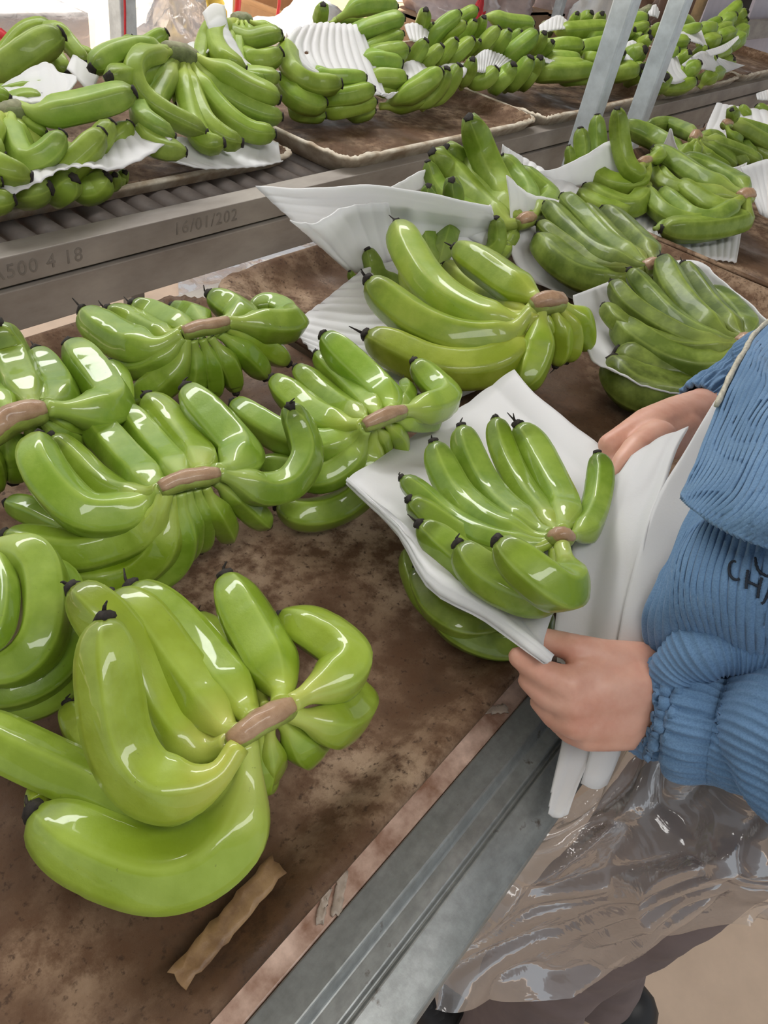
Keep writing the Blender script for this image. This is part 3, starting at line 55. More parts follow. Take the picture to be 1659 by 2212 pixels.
FOAM=[
('white foam sheet held open by both hands around a banana hand','white foam sheets','r',3,.08,.22,0,0,[[(.6491,.2748,.075),(.6212,.2373,.08),(.5923,.1882,.09),(.5661,.1466,.1),(.5384,.1164,.11)],[(.6012,.2878,.05),(.5712,.2324,.06),(.5326,.1785,.075),(.4954,.1325,.09),(.4795,.1035,.1)],[(.4992,.2862,.05),(.4692,.219,.066),(.4433,.1615,.08),(.4262,.1164,.09),(.43,.093,.096)],[(.3753,.258,.09),(.3655,.204,.095),(.3662,.1533,.092),(.369,.1122,.088),(.3403,.0673,.098)],[(.3654,.2541,.096),(.3513,.1977,.1),(.3259,.1451,.104),(.3356,.105,.1),(.3236,.0552,.108)],[(.3726,.2562,.088),(.3531,.1947,.092),(.3243,.141,.096),(.3345,.1025,.092),(.3201,.057,.104)]]),
('flat ribbed white foam sheet under the banana hand with the square crown','white foam sheets','r',2.6,.14,.18,1,0,[[(.7346,.5467,.048),(.8141,.5446,.045),(.8869,.5472,.055),(.9388,.552,.065),(.9385,.5309,.06)],[(.6473,.5278,.04),(.7304,.5058,.03),(.8242,.4866,.026),(.9182,.4838,.03),(.9569,.4616,.03)],[(.5783,.5094,.034),(.6297,.4562,.026),(.7353,.4255,.016),(.8589,.4101,.018),(.9323,.3914,.026)],[(.557,.4658,.03),(.5868,.3949,.02),(.648,.3325,.008),(.7527,.3254,.01),(.8485,.3245,.016)]]),
('white foam sheet standing up behind the dark green fan of bananas','white foam sheets','c',3,.07,.18,1,0,[[(1.0135,.5344,.125),(1.0683,.5243,.095),(1.1238,.5171,.08),(1.1811,.5018,.07)],[(1.0275,.5216,.08),(1.061,.496,.06),(1.1302,.4808,.045),(1.1892,.4516,.04)],[(.9906,.4795,.034),(1.0322,.4495,.024),(1.1155,.4296,.02),(1.2025,.3994,.02)],[(.9892,.4357,.012),(1.0076,.3774,.008),(1.0437,.3472,.008),(1.1484,.3288,.01)]]),
('white foam sheet under the banana hand next to the blue jacket','white foam sheets','c',3.4,.02,.18,1,0,[[(.8563,.321,.08),(1.0779,.3289,.05),(1.0998,.2674,.09),(1.0666,.2119,.094),(.9953,.1251,.096)],[(.841,.2983,.06),(.993,.2812,.032),(1.0636,.237,.036),(1.0752,.1846,.046),(1.0216,.1168,.062)],[(.7851,.2486,.054),(.851,.2115,.034),(.8953,.1743,.034),(.9468,.142,.042),(.9916,.1161,.056)],[(.78,.2217,.056),(.7881,.1784,.052),(.81,.1472,.052),(.8428,.1194,.058),(.9075,.1153,.064)]]),
('ribbed white foam sheet lying flat under the upper right banana hand','white foam sheets','c',2.2,.12,.18,1,0,[[(1.5123,.5012,.044),(1.5727,.4509,.026),(1.6756,.4027,.026),(1.7677,.3727,.04)],[(1.4139,.4703,.016),(1.444,.4176,.01),(1.5351,.3709,.01),(1.622,.3342,.016)],[(1.3487,.4477,.009),(1.3251,.3639,.005),(1.3848,.3107,.005),(1.427,.2749,.005)]]),
('white foam flap in front of the upright banana fingers','white foam sheets','c',2.6,.05,.18,1,0,[[(1.2721,.6226,.064),(1.3071,.5996,.07),(1.3605,.5749,.096),(1.4369,.5719,.108),(1.4212,.5264,.09)],[(1.3065,.6304,.05),(1.3188,.5907,.054),(1.3875,.5649,.064),(1.4371,.5471,.076),(1.4399,.5062,.066)],[(1.3397,.6331,.036),(1.3496,.5915,.036),(1.3908,.5655,.042),(1.4426,.5389,.05),(1.4684,.4982,.052)]]),
('ribbed white foam sheet right of the tallest banana finger','white foam sheets','c',1.8,.13,.18,1,0,[[(1.2509,.6818,.09),(1.2953,.6601,.07),(1.3136,.6181,.058),(1.3393,.5599,.044)],[(1.2639,.6848,.062),(1.2775,.6519,.05),(1.2791,.6016,.042),(1.3103,.5528,.032)],[(1.2599,.6585,.044),(1.2449,.6151,.03),(1.2515,.5795,.026),(1.2726,.5532,.024)]]),
('pointed white foam corner sticking up between two banana hands at upper right','white foam sheets','c',1.6,.06,.18,0,0,[[(1.6741,.5555,.11),(1.6804,.5562,.11),(1.6758,.5522,.11)],[(1.6972,.5629,.084),(1.706,.5541,.084),(1.705,.5433,.084)],[(1.7201,.5725,.06),(1.7359,.5561,.056),(1.7406,.5347,.056)]]),
('white foam sheet behind the right edge banana hand','white foam sheets','c',1.8,.12,.18,1,0,[[(2.1431,.6252,.098),(2.1733,.5745,.1),(2.2125,.5077,.106)],[(2.0983,.6134,.064),(2.1356,.5482,.074),(2.1339,.4601,.084)],[(2.0758,.6052,.05),(2.0275,.5433,.048),(2.0549,.5079,.05)]]),
('white foam sheet rising beside the round brown crown at the right edge','white foam sheets','c',2.2,.1,.18,1,0,[[(1.6898,.399,.086),(1.7339,.3818,.098),(1.8076,.3677,.1)],[(1.7017,.3705,.056),(1.7232,.351,.064),(1.747,.3235,.07)],[(1.6741,.3248,.026),(1.6679,.2992,.026),(1.7046,.2799,.03)]]),
('small white foam scrap between the upper right banana hands','white foam sheets','c',1.4,.08,.18,0,0,[[(1.717,.4358,.066),(1.747,.4217,.072),(1.7955,.4176,.074)],[(1.7497,.4247,.056),(1.7567,.4111,.056),(1.7377,.3935,.054)]]),
('pale foam corner at the right edge above the other sheets','white foam sheets','c',2,.05,.18,0,0,[[(2.2468,.572,.126),(2.3239,.5676,.13),(2.4449,.5679,.13)],[(2.2328,.5598,.116),(2.2766,.5403,.116),(2.3173,.5216,.116)]]),
('large folded white foam sheet jutting left over the conveyor edge,back layer','white foam sheets','r',2.4,.08,.18,1,0,[[(.6448,.6525,.126),(.6899,.6233,.126),(.7284,.5927,.134),(.7735,.5598,.138),(.8382,.5252,.128),(.915,.4914,.114)],[(.6648,.642,.106),(.7201,.625,.098),(.7751,.6038,.096),(.8308,.5792,.094),(.8911,.5446,.086),(.956,.5044,.08)],[(.6879,.6264,.084),(.7354,.6109,.07),(.797,.5986,.056),(.8411,.5693,.052),(.9015,.5421,.05),(.9607,.5106,.05)],[(.713,.6038,.056),(.7538,.5902,.04),(.7889,.5701,.03),(.832,.5473,.024),(.8929,.5284,.024),(.9532,.5061,.026)]]),
('front flap of white foam folded toward the camera over thin banana tips','white foam sheets','c',2.4,.1,.18,1,0,[[(.6336,.5844,.114),(.6565,.5673,.114),(.7088,.5738,.118),(.7462,.5684,.12),(.7757,.5575,.12)],[(.6662,.5818,.09),(.6942,.5742,.086),(.7377,.5788,.088),(.7659,.5714,.09),(.7982,.5643,.09)],[(.6939,.5767,.066),(.7159,.57,.062),(.7521,.5692,.062),(.7793,.5651,.062),(.8069,.5607,.064)],[(.7243,.5656,.04),(.7402,.56,.036),(.7622,.5549,.034),(.7876,.5523,.034),(.8109,.5526,.036)]]),
('narrow folded foam strip with a cut end right of the thin upright banana tips','white foam sheets','c',2.4,.04,.18,0,0,[[(.9323,.5106,.1),(.9437,.5093,.106),(.9428,.4994,.096)],[(.9417,.522,.076),(.9554,.5185,.076),(.9596,.5114,.07)],[(.9332,.5286,.054),(.9387,.5173,.052),(.9429,.5067,.05)]]),
('grey white foam sheet behind the tallest banana finger','white foam sheets','c',2.4,.05,.18,0,0,[[(.9229,.6674,.074),(.9713,.6707,.08),(1.0196,.6721,.086),(1.0592,.6683,.09)],[(.9597,.6721,.05),(1.0069,.6739,.054),(1.0537,.6737,.058),(1.0906,.6641,.06)]]),
('soft white foam sheet hanging nearest the held bananas,torn left edge','foam sheets tucked in front of the jacket','c',2.6,.05,.25,0,1,[[(.5056,.1072,.13),(.5314,.1012,.14),(.5439,.093,.15),(.559,.0835,.155)],[(.4408,.1044,.116),(.4675,.0899,.126),(.4897,.0805,.138),(.5086,.074,.15)],[(.4061,.0898,.098),(.4237,.0761,.106),(.4348,.064,.12),(.4461,.0569,.136)],[(.3807,.0702,.064),(.3892,.0539,.072),(.3926,.0411,.086),(.4063,.0347,.1)],[(.3671,.0534,.04),(.3737,.0367,.04),(.3746,.0264,.05),(.3821,.02,.06)],[(.3584,.0318,.016),(.3583,.0234,.014),(.3597,.0137,.012),(.3668,.01,.014)],[(.3055,.0103,.004),(.3062,.0065,.004),(.3077,.0023,.004),(.3129,-.0004,.004)]]),
('curled white foam sheet with a stepped lower end below the near hand','foam sheets tucked in front of the jacket','c',2,.05,.25,0,0,[[(.3952,.0245,.064),(.3974,.0237,.068),(.4011,.0215,.072)],[(.3756,.0209,.044),(.3775,.0135,.05),(.3822,.0104,.054)],[(.3599,.0102,.016),(.3623,.0012,.018),(.3722,-.0037,.024)],[(.3411,.0034,.004),(.3435,-.0047,.004),(.3536,-.0082,.004)]]),
('left outer white foam sheet of the bundle tucked against the jacket','foam sheets tucked in front of the jacket','c',2,.03,.28,0,0,[[(.5908,.0812,.17),(.606,.0808,.172),(.609,.075,.174)],[(.5243,.0733,.16),(.5356,.0683,.162),(.5432,.0592,.164)],[(.4749,.0679,.146),(.4803,.0574,.148),(.486,.0439,.152)],[(.4348,.0569,.13),(.4379,.0459,.132),(.4414,.0321,.136)],[(.4066,.0437,.106),(.4075,.0353,.108),(.4113,.0242,.11)],[(.3829,.0302,.08),(.387,.0238,.08),(.3951,.0137,.08)]]),
('second white foam sheet from the left in the tucked bundle','foam sheets tucked in front of the jacket','c',2,.03,.28,0,0,[[(.6151,.083,.161),(.63,.0821,.163),(.6316,.0749,.165)],[(.5422,.0706,.151),(.5539,.0654,.153),(.5619,.0561,.155)],[(.4912,.0637,.137),(.4968,.053,.139),(.5022,.0406,.143)],[(.4497,.0523,.121),(.453,.041,.123),(.455,.0283,.127)],[(.4203,.0394,.097),(.4212,.0308,.099),(.424,.0205,.101)],[(.3958,.0274,.071),(.4,.0209,.071),(.4082,.0105,.071)]]),
('middle white foam sheet of the bundle tucked against the jacket','foam sheets tucked in front of the jacket','c',2,.03,.28,0,0,[[(.6399,.0846,.152),(.6544,.0833,.154),(.6543,.0746,.156)],[(.5602,.0676,.142),(.5724,.0623,.144),(.5807,.0527,.146)],[(.5077,.0593,.128),(.5135,.0483,.13),(.5186,.0371,.134)],[(.4648,.0473,.112),(.4682,.0358,.114),(.4687,.0243,.118)],[(.434,.0348,.088),(.435,.026,.09),(.4367,.0166,.092)],[(.4088,.0244,.062),(.4131,.0177,.062),(.4216,.0071,.062)]]),
('second white foam sheet from the jacket in the tucked bundle','foam sheets tucked in front of the jacket','c',2,.03,.28,0,0,[[(.6652,.0863,.143),(.6791,.0845,.145),(.6773,.0742,.147)],[(.5784,.0644,.133),(.591,.0589,.135),(.5996,.049,.137)],[(.5242,.0545,.119),(.5303,.0433,.121),(.5351,.0333,.125)],[(.48,.042,.103),(.4835,.0303,.105),(.4824,.0201,.109)],[(.4479,.0299,.079),(.449,.021,.081),(.4495,.0125,.083)],[(.422,.0213,.053),(.4264,.0144,.053),(.4351,.0035,.053)]]),
('white foam sheet of the bundle lying closest to the jacket','foam sheets tucked in front of the jacket','c',2,.03,.28,0,0,[[(.6909,.0878,.134),(.7042,.0855,.136),(.7006,.0736,.138)],[(.5966,.0609,.124),(.6097,.0552,.126),(.6186,.0451,.128)],[(.5409,.0494,.11),(.5472,.0379,.112),(.5518,.0292,.116)],[(.4954,.0364,.094),(.499,.0245,.096),(.4963,.0156,.1)],[(.462,.0248,.07),(.4631,.0157,.072),(.4625,.0082,.074)],[(.4355,.0179,.044),(.44,.0109,.044),(.4489,-.0003,.044)]]),
('grey white foam sheet curling under the far left banana hand','foam sheets on the far conveyor','c',1.8,.12,.18,1,0,[[(.5005,.98,.0624),(.5558,.98,.0549),(.5959,.98,.0542),(.6327,.98,.0567),(.6732,.985,.0593),(.7129,.99,.0699),(.7369,.995,.0784)],[(.4708,.93,.0589),(.5125,.93,.0581),(.5506,.93,.0598),(.6008,.935,.0609),(.6467,.94,.059),(.6957,.95,.0617),(.7434,.965,.0732)],[(.4523,.9,.0535),(.4872,.9,.0531),(.5213,.9,.0611),(.5529,.9,.071),(.5944,.905,.0679),(.6393,.91,.0563),(.7038,.925,.062),(.7578,.94,.0706)]]),
('crumpled foam sheet between two banana hands at the far left','foam sheets on the far conveyor','c',2.2,.08,.18,1,0,[[(.6087,1.12,.0997),(.6826,1.13,.123),(.6948,1.11,.1146)],[(.6036,1.09,.097),(.6533,1.08,.102),(.7011,1.075,.1167)],[(.6044,1.07,.0947),(.6421,1.06,.0944),(.653,1.05,.0976)]]),
('small foam piece standing left of the hooked banana finger','foam sheets on the far conveyor','c',2.2,.05,.18,1,0,[[(.7449,1.15,.1256),(.7496,1.14,.1243),(.769,1.12,.1075)],[(.7138,1.12,.1181),(.716,1.1,.11),(.7236,1.08,.093)]]),
('foam sheet spread flat under the large far banana hand','foam sheets on the far conveyor','c',2.2,.06,.18,1,0,[[(.7745,1.01,.0516),(.8675,1.01,.0383),(.9784,1.01,.0255),(1.0461,1.01,.01)],[(.7222,.97,.0518),(.798,.96,.0321),(.9119,.96,.0169),(1.0037,.9596,.004)],[(.7356,.95,.0444),(.822,.935,.0229),(.9091,.935,.0133),(.9955,.945,.0069)]]),
('small ribbed foam corner behind the fanned banana necks','foam sheets on the far conveyor','c',1.6,.12,.18,0,0,[[(.9765,1.17,.1267),(1.0127,1.17,.1296),(1.035,1.16,.1299)],[(.9632,1.14,.1211),(.9705,1.13,.1207),(.9864,1.13,.1227)]]),
('long foam strip wrapped diagonally over the grey crowned banana hand','foam sheets on the far conveyor','r',2,.04,.18,0,0,[[(1.026,1.19,.1673),(1.056,1.2,.1784),(1.0835,1.2,.1754)],[(1.0201,1.16,.143),(1.0514,1.17,.1523),(1.0664,1.17,.1477)],[(1.0316,1.14,.1379),(1.0443,1.14,.1347),(1.0594,1.14,.1313)],[(1.0303,1.1,.1131),(1.0409,1.1,.114),(1.0518,1.1,.112)],[(1.0508,1.075,.103),(1.0619,1.08,.1053),(1.0728,1.08,.1076)],[(1.0854,1.06,.1006),(1.0895,1.06,.1048),(1.0912,1.06,.109)]]),
('big ribbed white foam cover arched over stacked bananas','foam sheets on the far conveyor','c',1.8,.2,.18,1,0,[[(1.2437,1.18,.1409),(1.3237,1.19,.1461),(1.3823,1.1865,.1442),(1.4256,1.1724,.1433)],[(1.1909,1.15,.124),(1.2731,1.15,.1146),(1.3509,1.146,.1109),(1.415,1.1303,.1124)],[(1.1952,1.11,.1004),(1.25,1.1,.0906),(1.3236,1.0888,.0812),(1.3964,1.0834,.0783)],[(1.2213,1.085,.0885),(1.2743,1.071,.0761),(1.3368,1.0544,.0615),(1.3859,1.0402,.0464)],[(1.2295,1.08,.0846),(1.2769,1.0654,.0726),(1.3423,1.0454,.0552),(1.408,1.0318,.061)]]),
('shaded wavy foam sheet under the diagonal bananas','foam sheets on the far conveyor','c',2,.08,.18,1,0,[[(1.4773,1.0938,.0882),(1.5105,1.0914,.0959),(1.5531,1.0888,.0873),(1.5638,1.0666,.0801),(1.6046,1.0638,.0913),(1.6756,1.0597,.0906)],[(1.4422,1.053,.077),(1.4857,1.05,.0786),(1.5131,1.0438,.0803),(1.5464,1.0395,.0795),(1.5856,1.037,.0814),(1.6473,1.0335,.0861)],[(1.4241,1.0372,.0609),(1.4702,1.034,.0629),(1.5067,1.0315,.0664),(1.5443,1.029,.0699),(1.5854,1.0264,.0716),(1.6268,1.026,.0746)]]),
('white foam tucked beside the upright single banana','foam sheets on the far conveyor','c',1.6,.1,.18,0,0,[[(1.5728,1.1676,.143),(1.6127,1.165,.1445),(1.6532,1.1574,.1292)],[(1.5531,1.1314,.1226),(1.5773,1.1256,.1179),(1.6097,1.1278,.1216)]]),
('fanned ribbed foam sheet left of the first steel post','foam sheets on the far conveyor','c',1.4,.16,.18,0,0,[[(1.7063,1.0585,.1025),(1.7606,1.067,.113),(1.8243,1.0651,.1011),(1.8667,1.0535,.0904)],[(1.6715,1.0285,.0824),(1.7097,1.0272,.0786),(1.7385,1.0263,.081),(1.7816,1.029,.0836)]]),
('thin foam strip under the horizontal bananas at the first post','foam sheets on the far conveyor','c',1.4,.06,.18,0,0,[[(1.9716,1.0307,.0995),(2.0311,1.0027,.0874),(2.1082,.9723,.0787)],[(1.9525,1.0149,.0944),(2.0127,.9869,.0801),(2.0888,.9603,.0745)]]),
('foam corner sticking up above the horizontal bananas','foam sheets on the far conveyor','c',1.6,.08,.18,0,0,[[(2.1353,1.1483,.1333),(2.2089,1.1411,.1573),(2.2484,1.12,.1443)],[(2.112,1.1274,.122),(2.1666,1.1129,.1305),(2.2117,1.1017,.1343)]]),
('foam sheet folded between the two steel posts','foam sheets on the far conveyor','c',1.8,.06,.18,0,0,[[(2.2522,.9692,.0827),(2.3021,.9748,.1192),(2.3492,.9704,.1364),(2.3612,.9372,.1198)],[(2.224,.9444,.0842),(2.2763,.9324,.0958),(2.3061,.9268,.1025),(2.3331,.9148,.1111)]]),
('foam corner above the heap between the steel posts','foam sheets on the far conveyor','c',1.6,.1,.18,0,0,[[(2.6005,1.055,.1789),(2.6259,1.0544,.2),(2.6578,1.0454,.1829)],[(2.5667,1.0412,.1756),(2.6021,1.0352,.1741),(2.6269,1.032,.1698)]]),
('foam wrap at the lower right of the second steel post','foam sheets on the far conveyor','c',1.8,.06,.18,1,0,[[(2.4514,.9278,.1045),(2.5026,.919,.1069),(2.5614,.9102,.1041)],[(2.3837,.8944,.0844),(2.4664,.8816,.0785),(2.5327,.8704,.0825)],[(2.3751,.8664,.0624),(2.4552,.846,.0557),(2.5721,.84,.0715)]]),
('foam wrap over the upper bananas right of the second steel post','foam sheets on the far conveyor','c',1.8,.06,.18,0,0,[[(2.5614,.9648,.1449),(2.6872,.958,.1527),(2.7842,.946,.1556)],[(2.5778,.9296,.1438),(2.6627,.91,.1363),(2.7655,.9,.1202)]]),
('foam strip over the lowest bananas of the far heap with a ragged tail','foam sheets on the far conveyor','c',1.8,.06,.18,0,0,[[(2.5131,.8712,.0953),(2.6439,.88,.1205),(2.7406,.88,.1114),(2.8563,.87,.0908)],[(2.5499,.8476,.0877),(2.6948,.846,.0775),(2.7953,.84,.0631),(3.0448,.85,.0704)]]),
('thin grey foam sheet tucked under the far heap of small bananas','foam sheets on the far conveyor','c',1.8,.06,.18,0,0,[[(2.6667,.87,.1245),(2.8302,.88,.1305),(2.9808,.89,.1486)],[(2.684,.856,.1127),(2.8173,.86,.1183),(2.955,.876,.1451)]])]
PANEL_FRONT=[[(.63,.0,.37),(.5957,.0693,.25),(.5382,.0712,.234),(.4915,.0638,.215),(.449,.0527,.202),(.4218,.047,.188)],[(.59,-.02,.37),(.523,.0443,.264),(.4821,.0443,.246),(.4499,.0391,.228),(.4217,.0336,.214),(.4038,.0356,.196)],[(.54,-.04,.36),(.4819,.0229,.27),(.4488,.0207,.254),(.4168,.0164,.238),(.3928,.014,.224),(.3905,.0205,.204)],[(.49,-.06,.35),(.4573,.0008,.27),(.4267,-.0021,.256),(.3995,-.0052,.242),(.3822,-.0044,.23),(.3815,.0013,.212)],[(.45,-.09,.34),(.4605,-.027,.26),(.4226,-.0262,.25),(.3995,-.0254,.24),(.3857,-.0225,.23),(.3859,-.0203,.216)]]
PANEL_LOWER=[[(.4641,.0384,.16),(.4276,.036,.144),(.402,.0323,.124),(.3958,.024,.104),(.3988,.0051,.08),(.4072,-.0142,.06)],[(.4413,.0286,.174),(.4021,.0221,.164),(.3826,.0139,.148),(.3828,-.0004,.124),(.3961,-.0162,.094),(.407,-.0332,.07)],[(.4236,.011,.186),(.3915,.0041,.178),(.3791,-.0055,.162),(.3846,-.0193,.136),(.3981,-.0326,.104),(.4074,-.0476,.08)],[(.4155,-.0105,.196),(.3923,-.0182,.188),(.3844,-.0275,.17),(.3891,-.0385,.146),(.4023,-.0509,.114),(.4096,-.0636,.09)],[(.4343,-.0336,.196),(.4112,-.0415,.188),(.404,-.0507,.17),(.4099,-.0624,.146),(.424,-.0763,.114),(.4323,-.0903,.09)]]
APRON=[[(.3175,.0181,-.036),(.3542,.0049,-.014),(.385,-.0028,.02),(.3894,-.0241,.04),(.3822,-.0532,.055),(.3929,-.0941,.065),(.412,-.1301,.07)],[(.2799,.0168,-.038),(.3088,-.004,-.03),(.3399,-.0284,-.014),(.3592,-.0565,.005),(.3751,-.0886,.015),(.3849,-.1237,.02),(.42,-.1601,.02)],[(.2498,.0134,-.07),(.283,-.0111,-.07),(.3173,-.0443,-.06),(.3331,-.0736,-.03),(.3492,-.1047,-.005),(.3791,-.1393,.0),(.4207,-.1746,.0)],[(.2336,.0129,-.12),(.2639,-.0157,-.13),(.3075,-.054,-.13),(.3312,-.0833,-.09),(.3545,-.116,-.045),(.3949,-.1542,-.03),(.44,-.191,-.03)],[(.2242,-.0159,-.16),(.2619,-.0458,-.18),(.3158,-.0808,-.19),(.3491,-.1084,-.14),(.375,-.1352,-.085),(.4132,-.1687,-.06),(.4622,-.2071,-.06)]]
FLOORPLASTIC=[[(1.6158,1.9821,-.795),(1.8497,1.9713,-.795),(2.244,2.0295,-.795),(2.6849,2.1199,-.795)],[(1.5077,1.8457,-.79),(1.7163,1.8243,-.786),(2.0653,1.8556,-.788),(2.4467,1.9115,-.79)],[(1.4227,1.7334,-.795),(1.5976,1.6926,-.795),(1.9276,1.7198,-.795),(2.2733,1.734,-.795)]]
BODYCHAINS=[[(.3888,-.0206,.07,.025),(.3837,-.0002,.068,.0255),(.3701,.0131,.074,.025)],[(.3871,.0049,.076,.019),(.3685,.0276,.086,.0155),(.3329,.0409,.088,.011000000000000001)],[(.3701,.0131,.074,.025),(.3523,.0263,.078,.021),(.3338,.0335,.078,.013000000000000001)],[(.3673,.0007,.064,.021),(.3478,.0149,.064,.017),(.3293,.0263,.066,.011000000000000001)],[(.3662,-.0025,.058,.018000000000000002),(.3475,.008,.056,.013000000000000001),(.3369,.0154,.054,.01)],[(.3329,.0409,.088,.011200000000000002),(.3269,.0589,.089,.0086),(.3268,.0745,.088,.0072)],[(.3309,.0326,.078,.011200000000000002),(.3263,.0482,.074,.0084),(.3261,.0628,.076,.006999999999999999)],[(.3287,.026,.066,.0105),(.3279,.0377,.06,.008),(.329,.0511,.062,.0066)],[(.3363,.0151,.054,.0095),(.3345,.0257,.048,.0072),(.3354,.0382,.048,.006)],[(.3869,.0143,.082,.017),(.3659,.0339,.092,.012),(.3545,.0514,.095,.0095),(.3511,.0679,.09,.0084)],[(.7327,.0828,.12,.026000000000000002),(.6879,.0978,.108,.024),(.6424,.108,.11,.025),(.6042,.1158,.114,.023)],[(.6279,.1019,.11,.023),(.5921,.1095,.112,.02),(.5625,.1057,.114,.017)],[(.6042,.1158,.114,.023),(.5685,.1267,.118,.0125),(.5518,.1334,.114,.0092),(.5507,.1252,.106,.0078000000000000005),(.5547,.1175,.102,.006999999999999999)],[(.5918,.1138,.112,.017),(.5607,.1203,.112,.011000000000000001),(.5456,.12,.106,.009000000000000001),(.5411,.1101,.102,.0075)],[(.5789,.107,.11,.015),(.5533,.1108,.108,.01),(.5387,.1089,.102,.008)],[(.5776,.1025,.106,.013000000000000001),(.5534,.1047,.102,.009000000000000001),(.5425,.103,.096,.006999999999999999)],[(.5784,.1045,.124,.017),(.5383,.109,.13,.0115),(.5199,.1092,.126,.0095),(.5107,.1071,.12,.008)]]
SLEEVES=[[(.3721,.006,.068,.031),(.3757,.0016,.068,.033),(.3791,-.0036,.068,.035),(.3812,-.009,.069,.034),(.3833,-.0143,.07,.033),(.3848,-.0192,.071,.039),(.3854,-.0267,.074,.043),(.3889,-.0448,.08,.039),(.389,-.0592,.088,.040999999999999995),(.386,-.0753,.104,.052000000000000005),(.374,-.125,.135,.055),(.352,-.185,.205,.056),(.372,-.205,.32,.062),(.43,-.185,.43,.075),(.5,-.17,.49,.06)],[(.6911,.1028,.108,.027000000000000003),(.6995,.1004,.11,.028999999999999998),(.7094,.0972,.113,.03),(.7186,.0945,.116,.028999999999999998),(.7275,.0904,.12,.032),(.7374,.0802,.13,.04),(.7421,.0587,.155,.048),(.768,.0,.19,.052),(.8,-.07,.24,.056),(.775,-.13,.34,.06),(.74,-.165,.43,.075),(.66,-.165,.49,.06)]]
SLEEVEFOLD=[(.3756,-.0083,.086,.012),(.3822,-.0053,.106,.017),(.3882,-.0111,.124,.02),(.3978,-.0238,.134,.021),(.4029,-.0395,.14,.021),(.4042,-.0595,.144,.021),(.4082,-.0771,.14,.02)]
LETTERS=[[(.3911,.0001,.1883),(.3929,.0025,.1874),(.3911,.0036,.1863),(.3869,.0023,.185),(.3836,-.0002,.1841),(.3819,-.0033,.1847),(.3829,-.0049,.1861)],[(.3875,-.006,.1905),(.3829,-.0081,.188),(.3796,-.0105,.1849)],[(.386,-.0139,.192),(.3818,-.0156,.1883),(.3791,-.0179,.1839)],[(.3823,-.0088,.1875),(.3821,-.0123,.1883),(.3821,-.0153,.1886)],[(.3859,-.0198,.1917),(.3824,-.0209,.1877),(.3798,-.0215,.1833),(.3788,-.021,.1822)],[(.3845,-.0199,.1906),(.3832,-.0243,.187),(.3831,-.0288,.1825)],[(.3814,-.0205,.1866),(.3838,-.0256,.1861)],[(.3968,-.0056,.1938),(.3913,-.0082,.1934),(.3884,-.0115,.1929),(.3877,-.0152,.1934),(.3893,-.0186,.1942)]]
POST_A=(1.7621,.78,.0288)
POST_B=(2.0512,.78,.0252)
POST_LEFT=(1.7443,2.4,-.1672)
POST_THIN=(4.8344,2.5,-.1704)
TEXT_A=(.6941,.86,-.0194)
TEXT_B=(.4336,.86,-.0191)
BOX_LINED=(2.1593,3.2,-.3195)
BOX_OPEN_L=(3.917,4.2,-.527)
BOX_OPEN_R=(4.0182,3.8,-.543)
BEAM=(.9189,.9265,-.15)
PT_bagA=(2.3087,2.8,-.2975)
PT_yellow=(2.894,3.4,-.3758)
PT_bagB=(3.2457,3.0,-.2805)
PT_bagC=(5.9453,4.8,-.6835)
PT_pinkA=(3.9905,2.6,-.206)
PT_pinkB=(4.3848,2.5,-.1877)
PT_pinkC=(5.2915,2.6,-.1983)
PT_white=(4.8575,2.25,-.1011)
PT_brownA=(5.9507,2.2,-.1249)
PT_brownB=(6.8473,2.4,-.1673)
PT_dark=(9.0021,2.6,-.2733)
PT_board=(6.079,1.7,-.2047)
PT_lilac=(5.4273,1.5,-.0582)
PT_stick0=(4.4391,1.5,-.0016)
PT_stick1=(4.45,1.5,.1044)
PT_lil=(4.7679,1.55,.0411)
PT_shoe=(.6488,-.2142,-.78)
PT_redstrap=(1.396,2.5,-.2259)
PT_redA=(3.0597,3.3,-.3193)
PT_redB=(3.342,3.3,-.3252)
PT_tape1=(.1816,.0783,-.012)
PT_tape2=(.1702,.0809,-.012)
PT_tape3=(.3603,.0825,-.012)
PT_peel=(.1088,.0942,.015)
PT_string=(1.7461,2.45,-.1664)
PT_redbag=(3.8347,2.4,-.1273)
# ------------------------------------------------------------------ helpers
R = random.Random(7)
def V(p): return Vector(p)
def tag(o, label=None, cat=None, group=None, kind=None):
    if label: o['label'] = label
    if cat: o['category'] = cat
    if group: o['group'] = group
    if kind: o['kind'] = kind
    return o
def thing(name, label, cat, loc=(0, 0, 0), group=None):
    o = bpy.data.objects.new(name, None); COL.objects.link(o); o.empty_display_size = .02; o.location = loc
    return tag(o, label, cat, group)
def mesh(name, verts, faces, mat, parent=None, origin=(0, 0, 0), smooth=True, uvs=None, mats=None, fmat=None):
    me = bpy.data.meshes.new(name)
    o3 = Vector(origin)
    me.from_pydata([Vector(v) - o3 for v in verts], [], faces)
    if smooth: me.polygons.foreach_set('use_smooth', [True] * len(me.polygons))
    if uvs:
        l = me.uv_layers.new(name='UVMap')
        l.data.foreach_set('uv', [c for p in faces for i in p for c in uvs[i]])
    for m in (mats or [mat]): me.materials.append(m)
    if fmat: me.polygons.foreach_set('material_index', fmat)
    me.update()
    o = bpy.data.objects.new(name, me); COL.objects.link(o)
    if parent is not None:
        o.parent = parent                      # parents sit unrotated: child offset = world origin - parent world origin
        base = Vector(parent.location)
        q = parent.parent
        while q: base += Vector(q.location); q = q.parent
        o.location = o3 - base
    else: o.location = o3
    return o
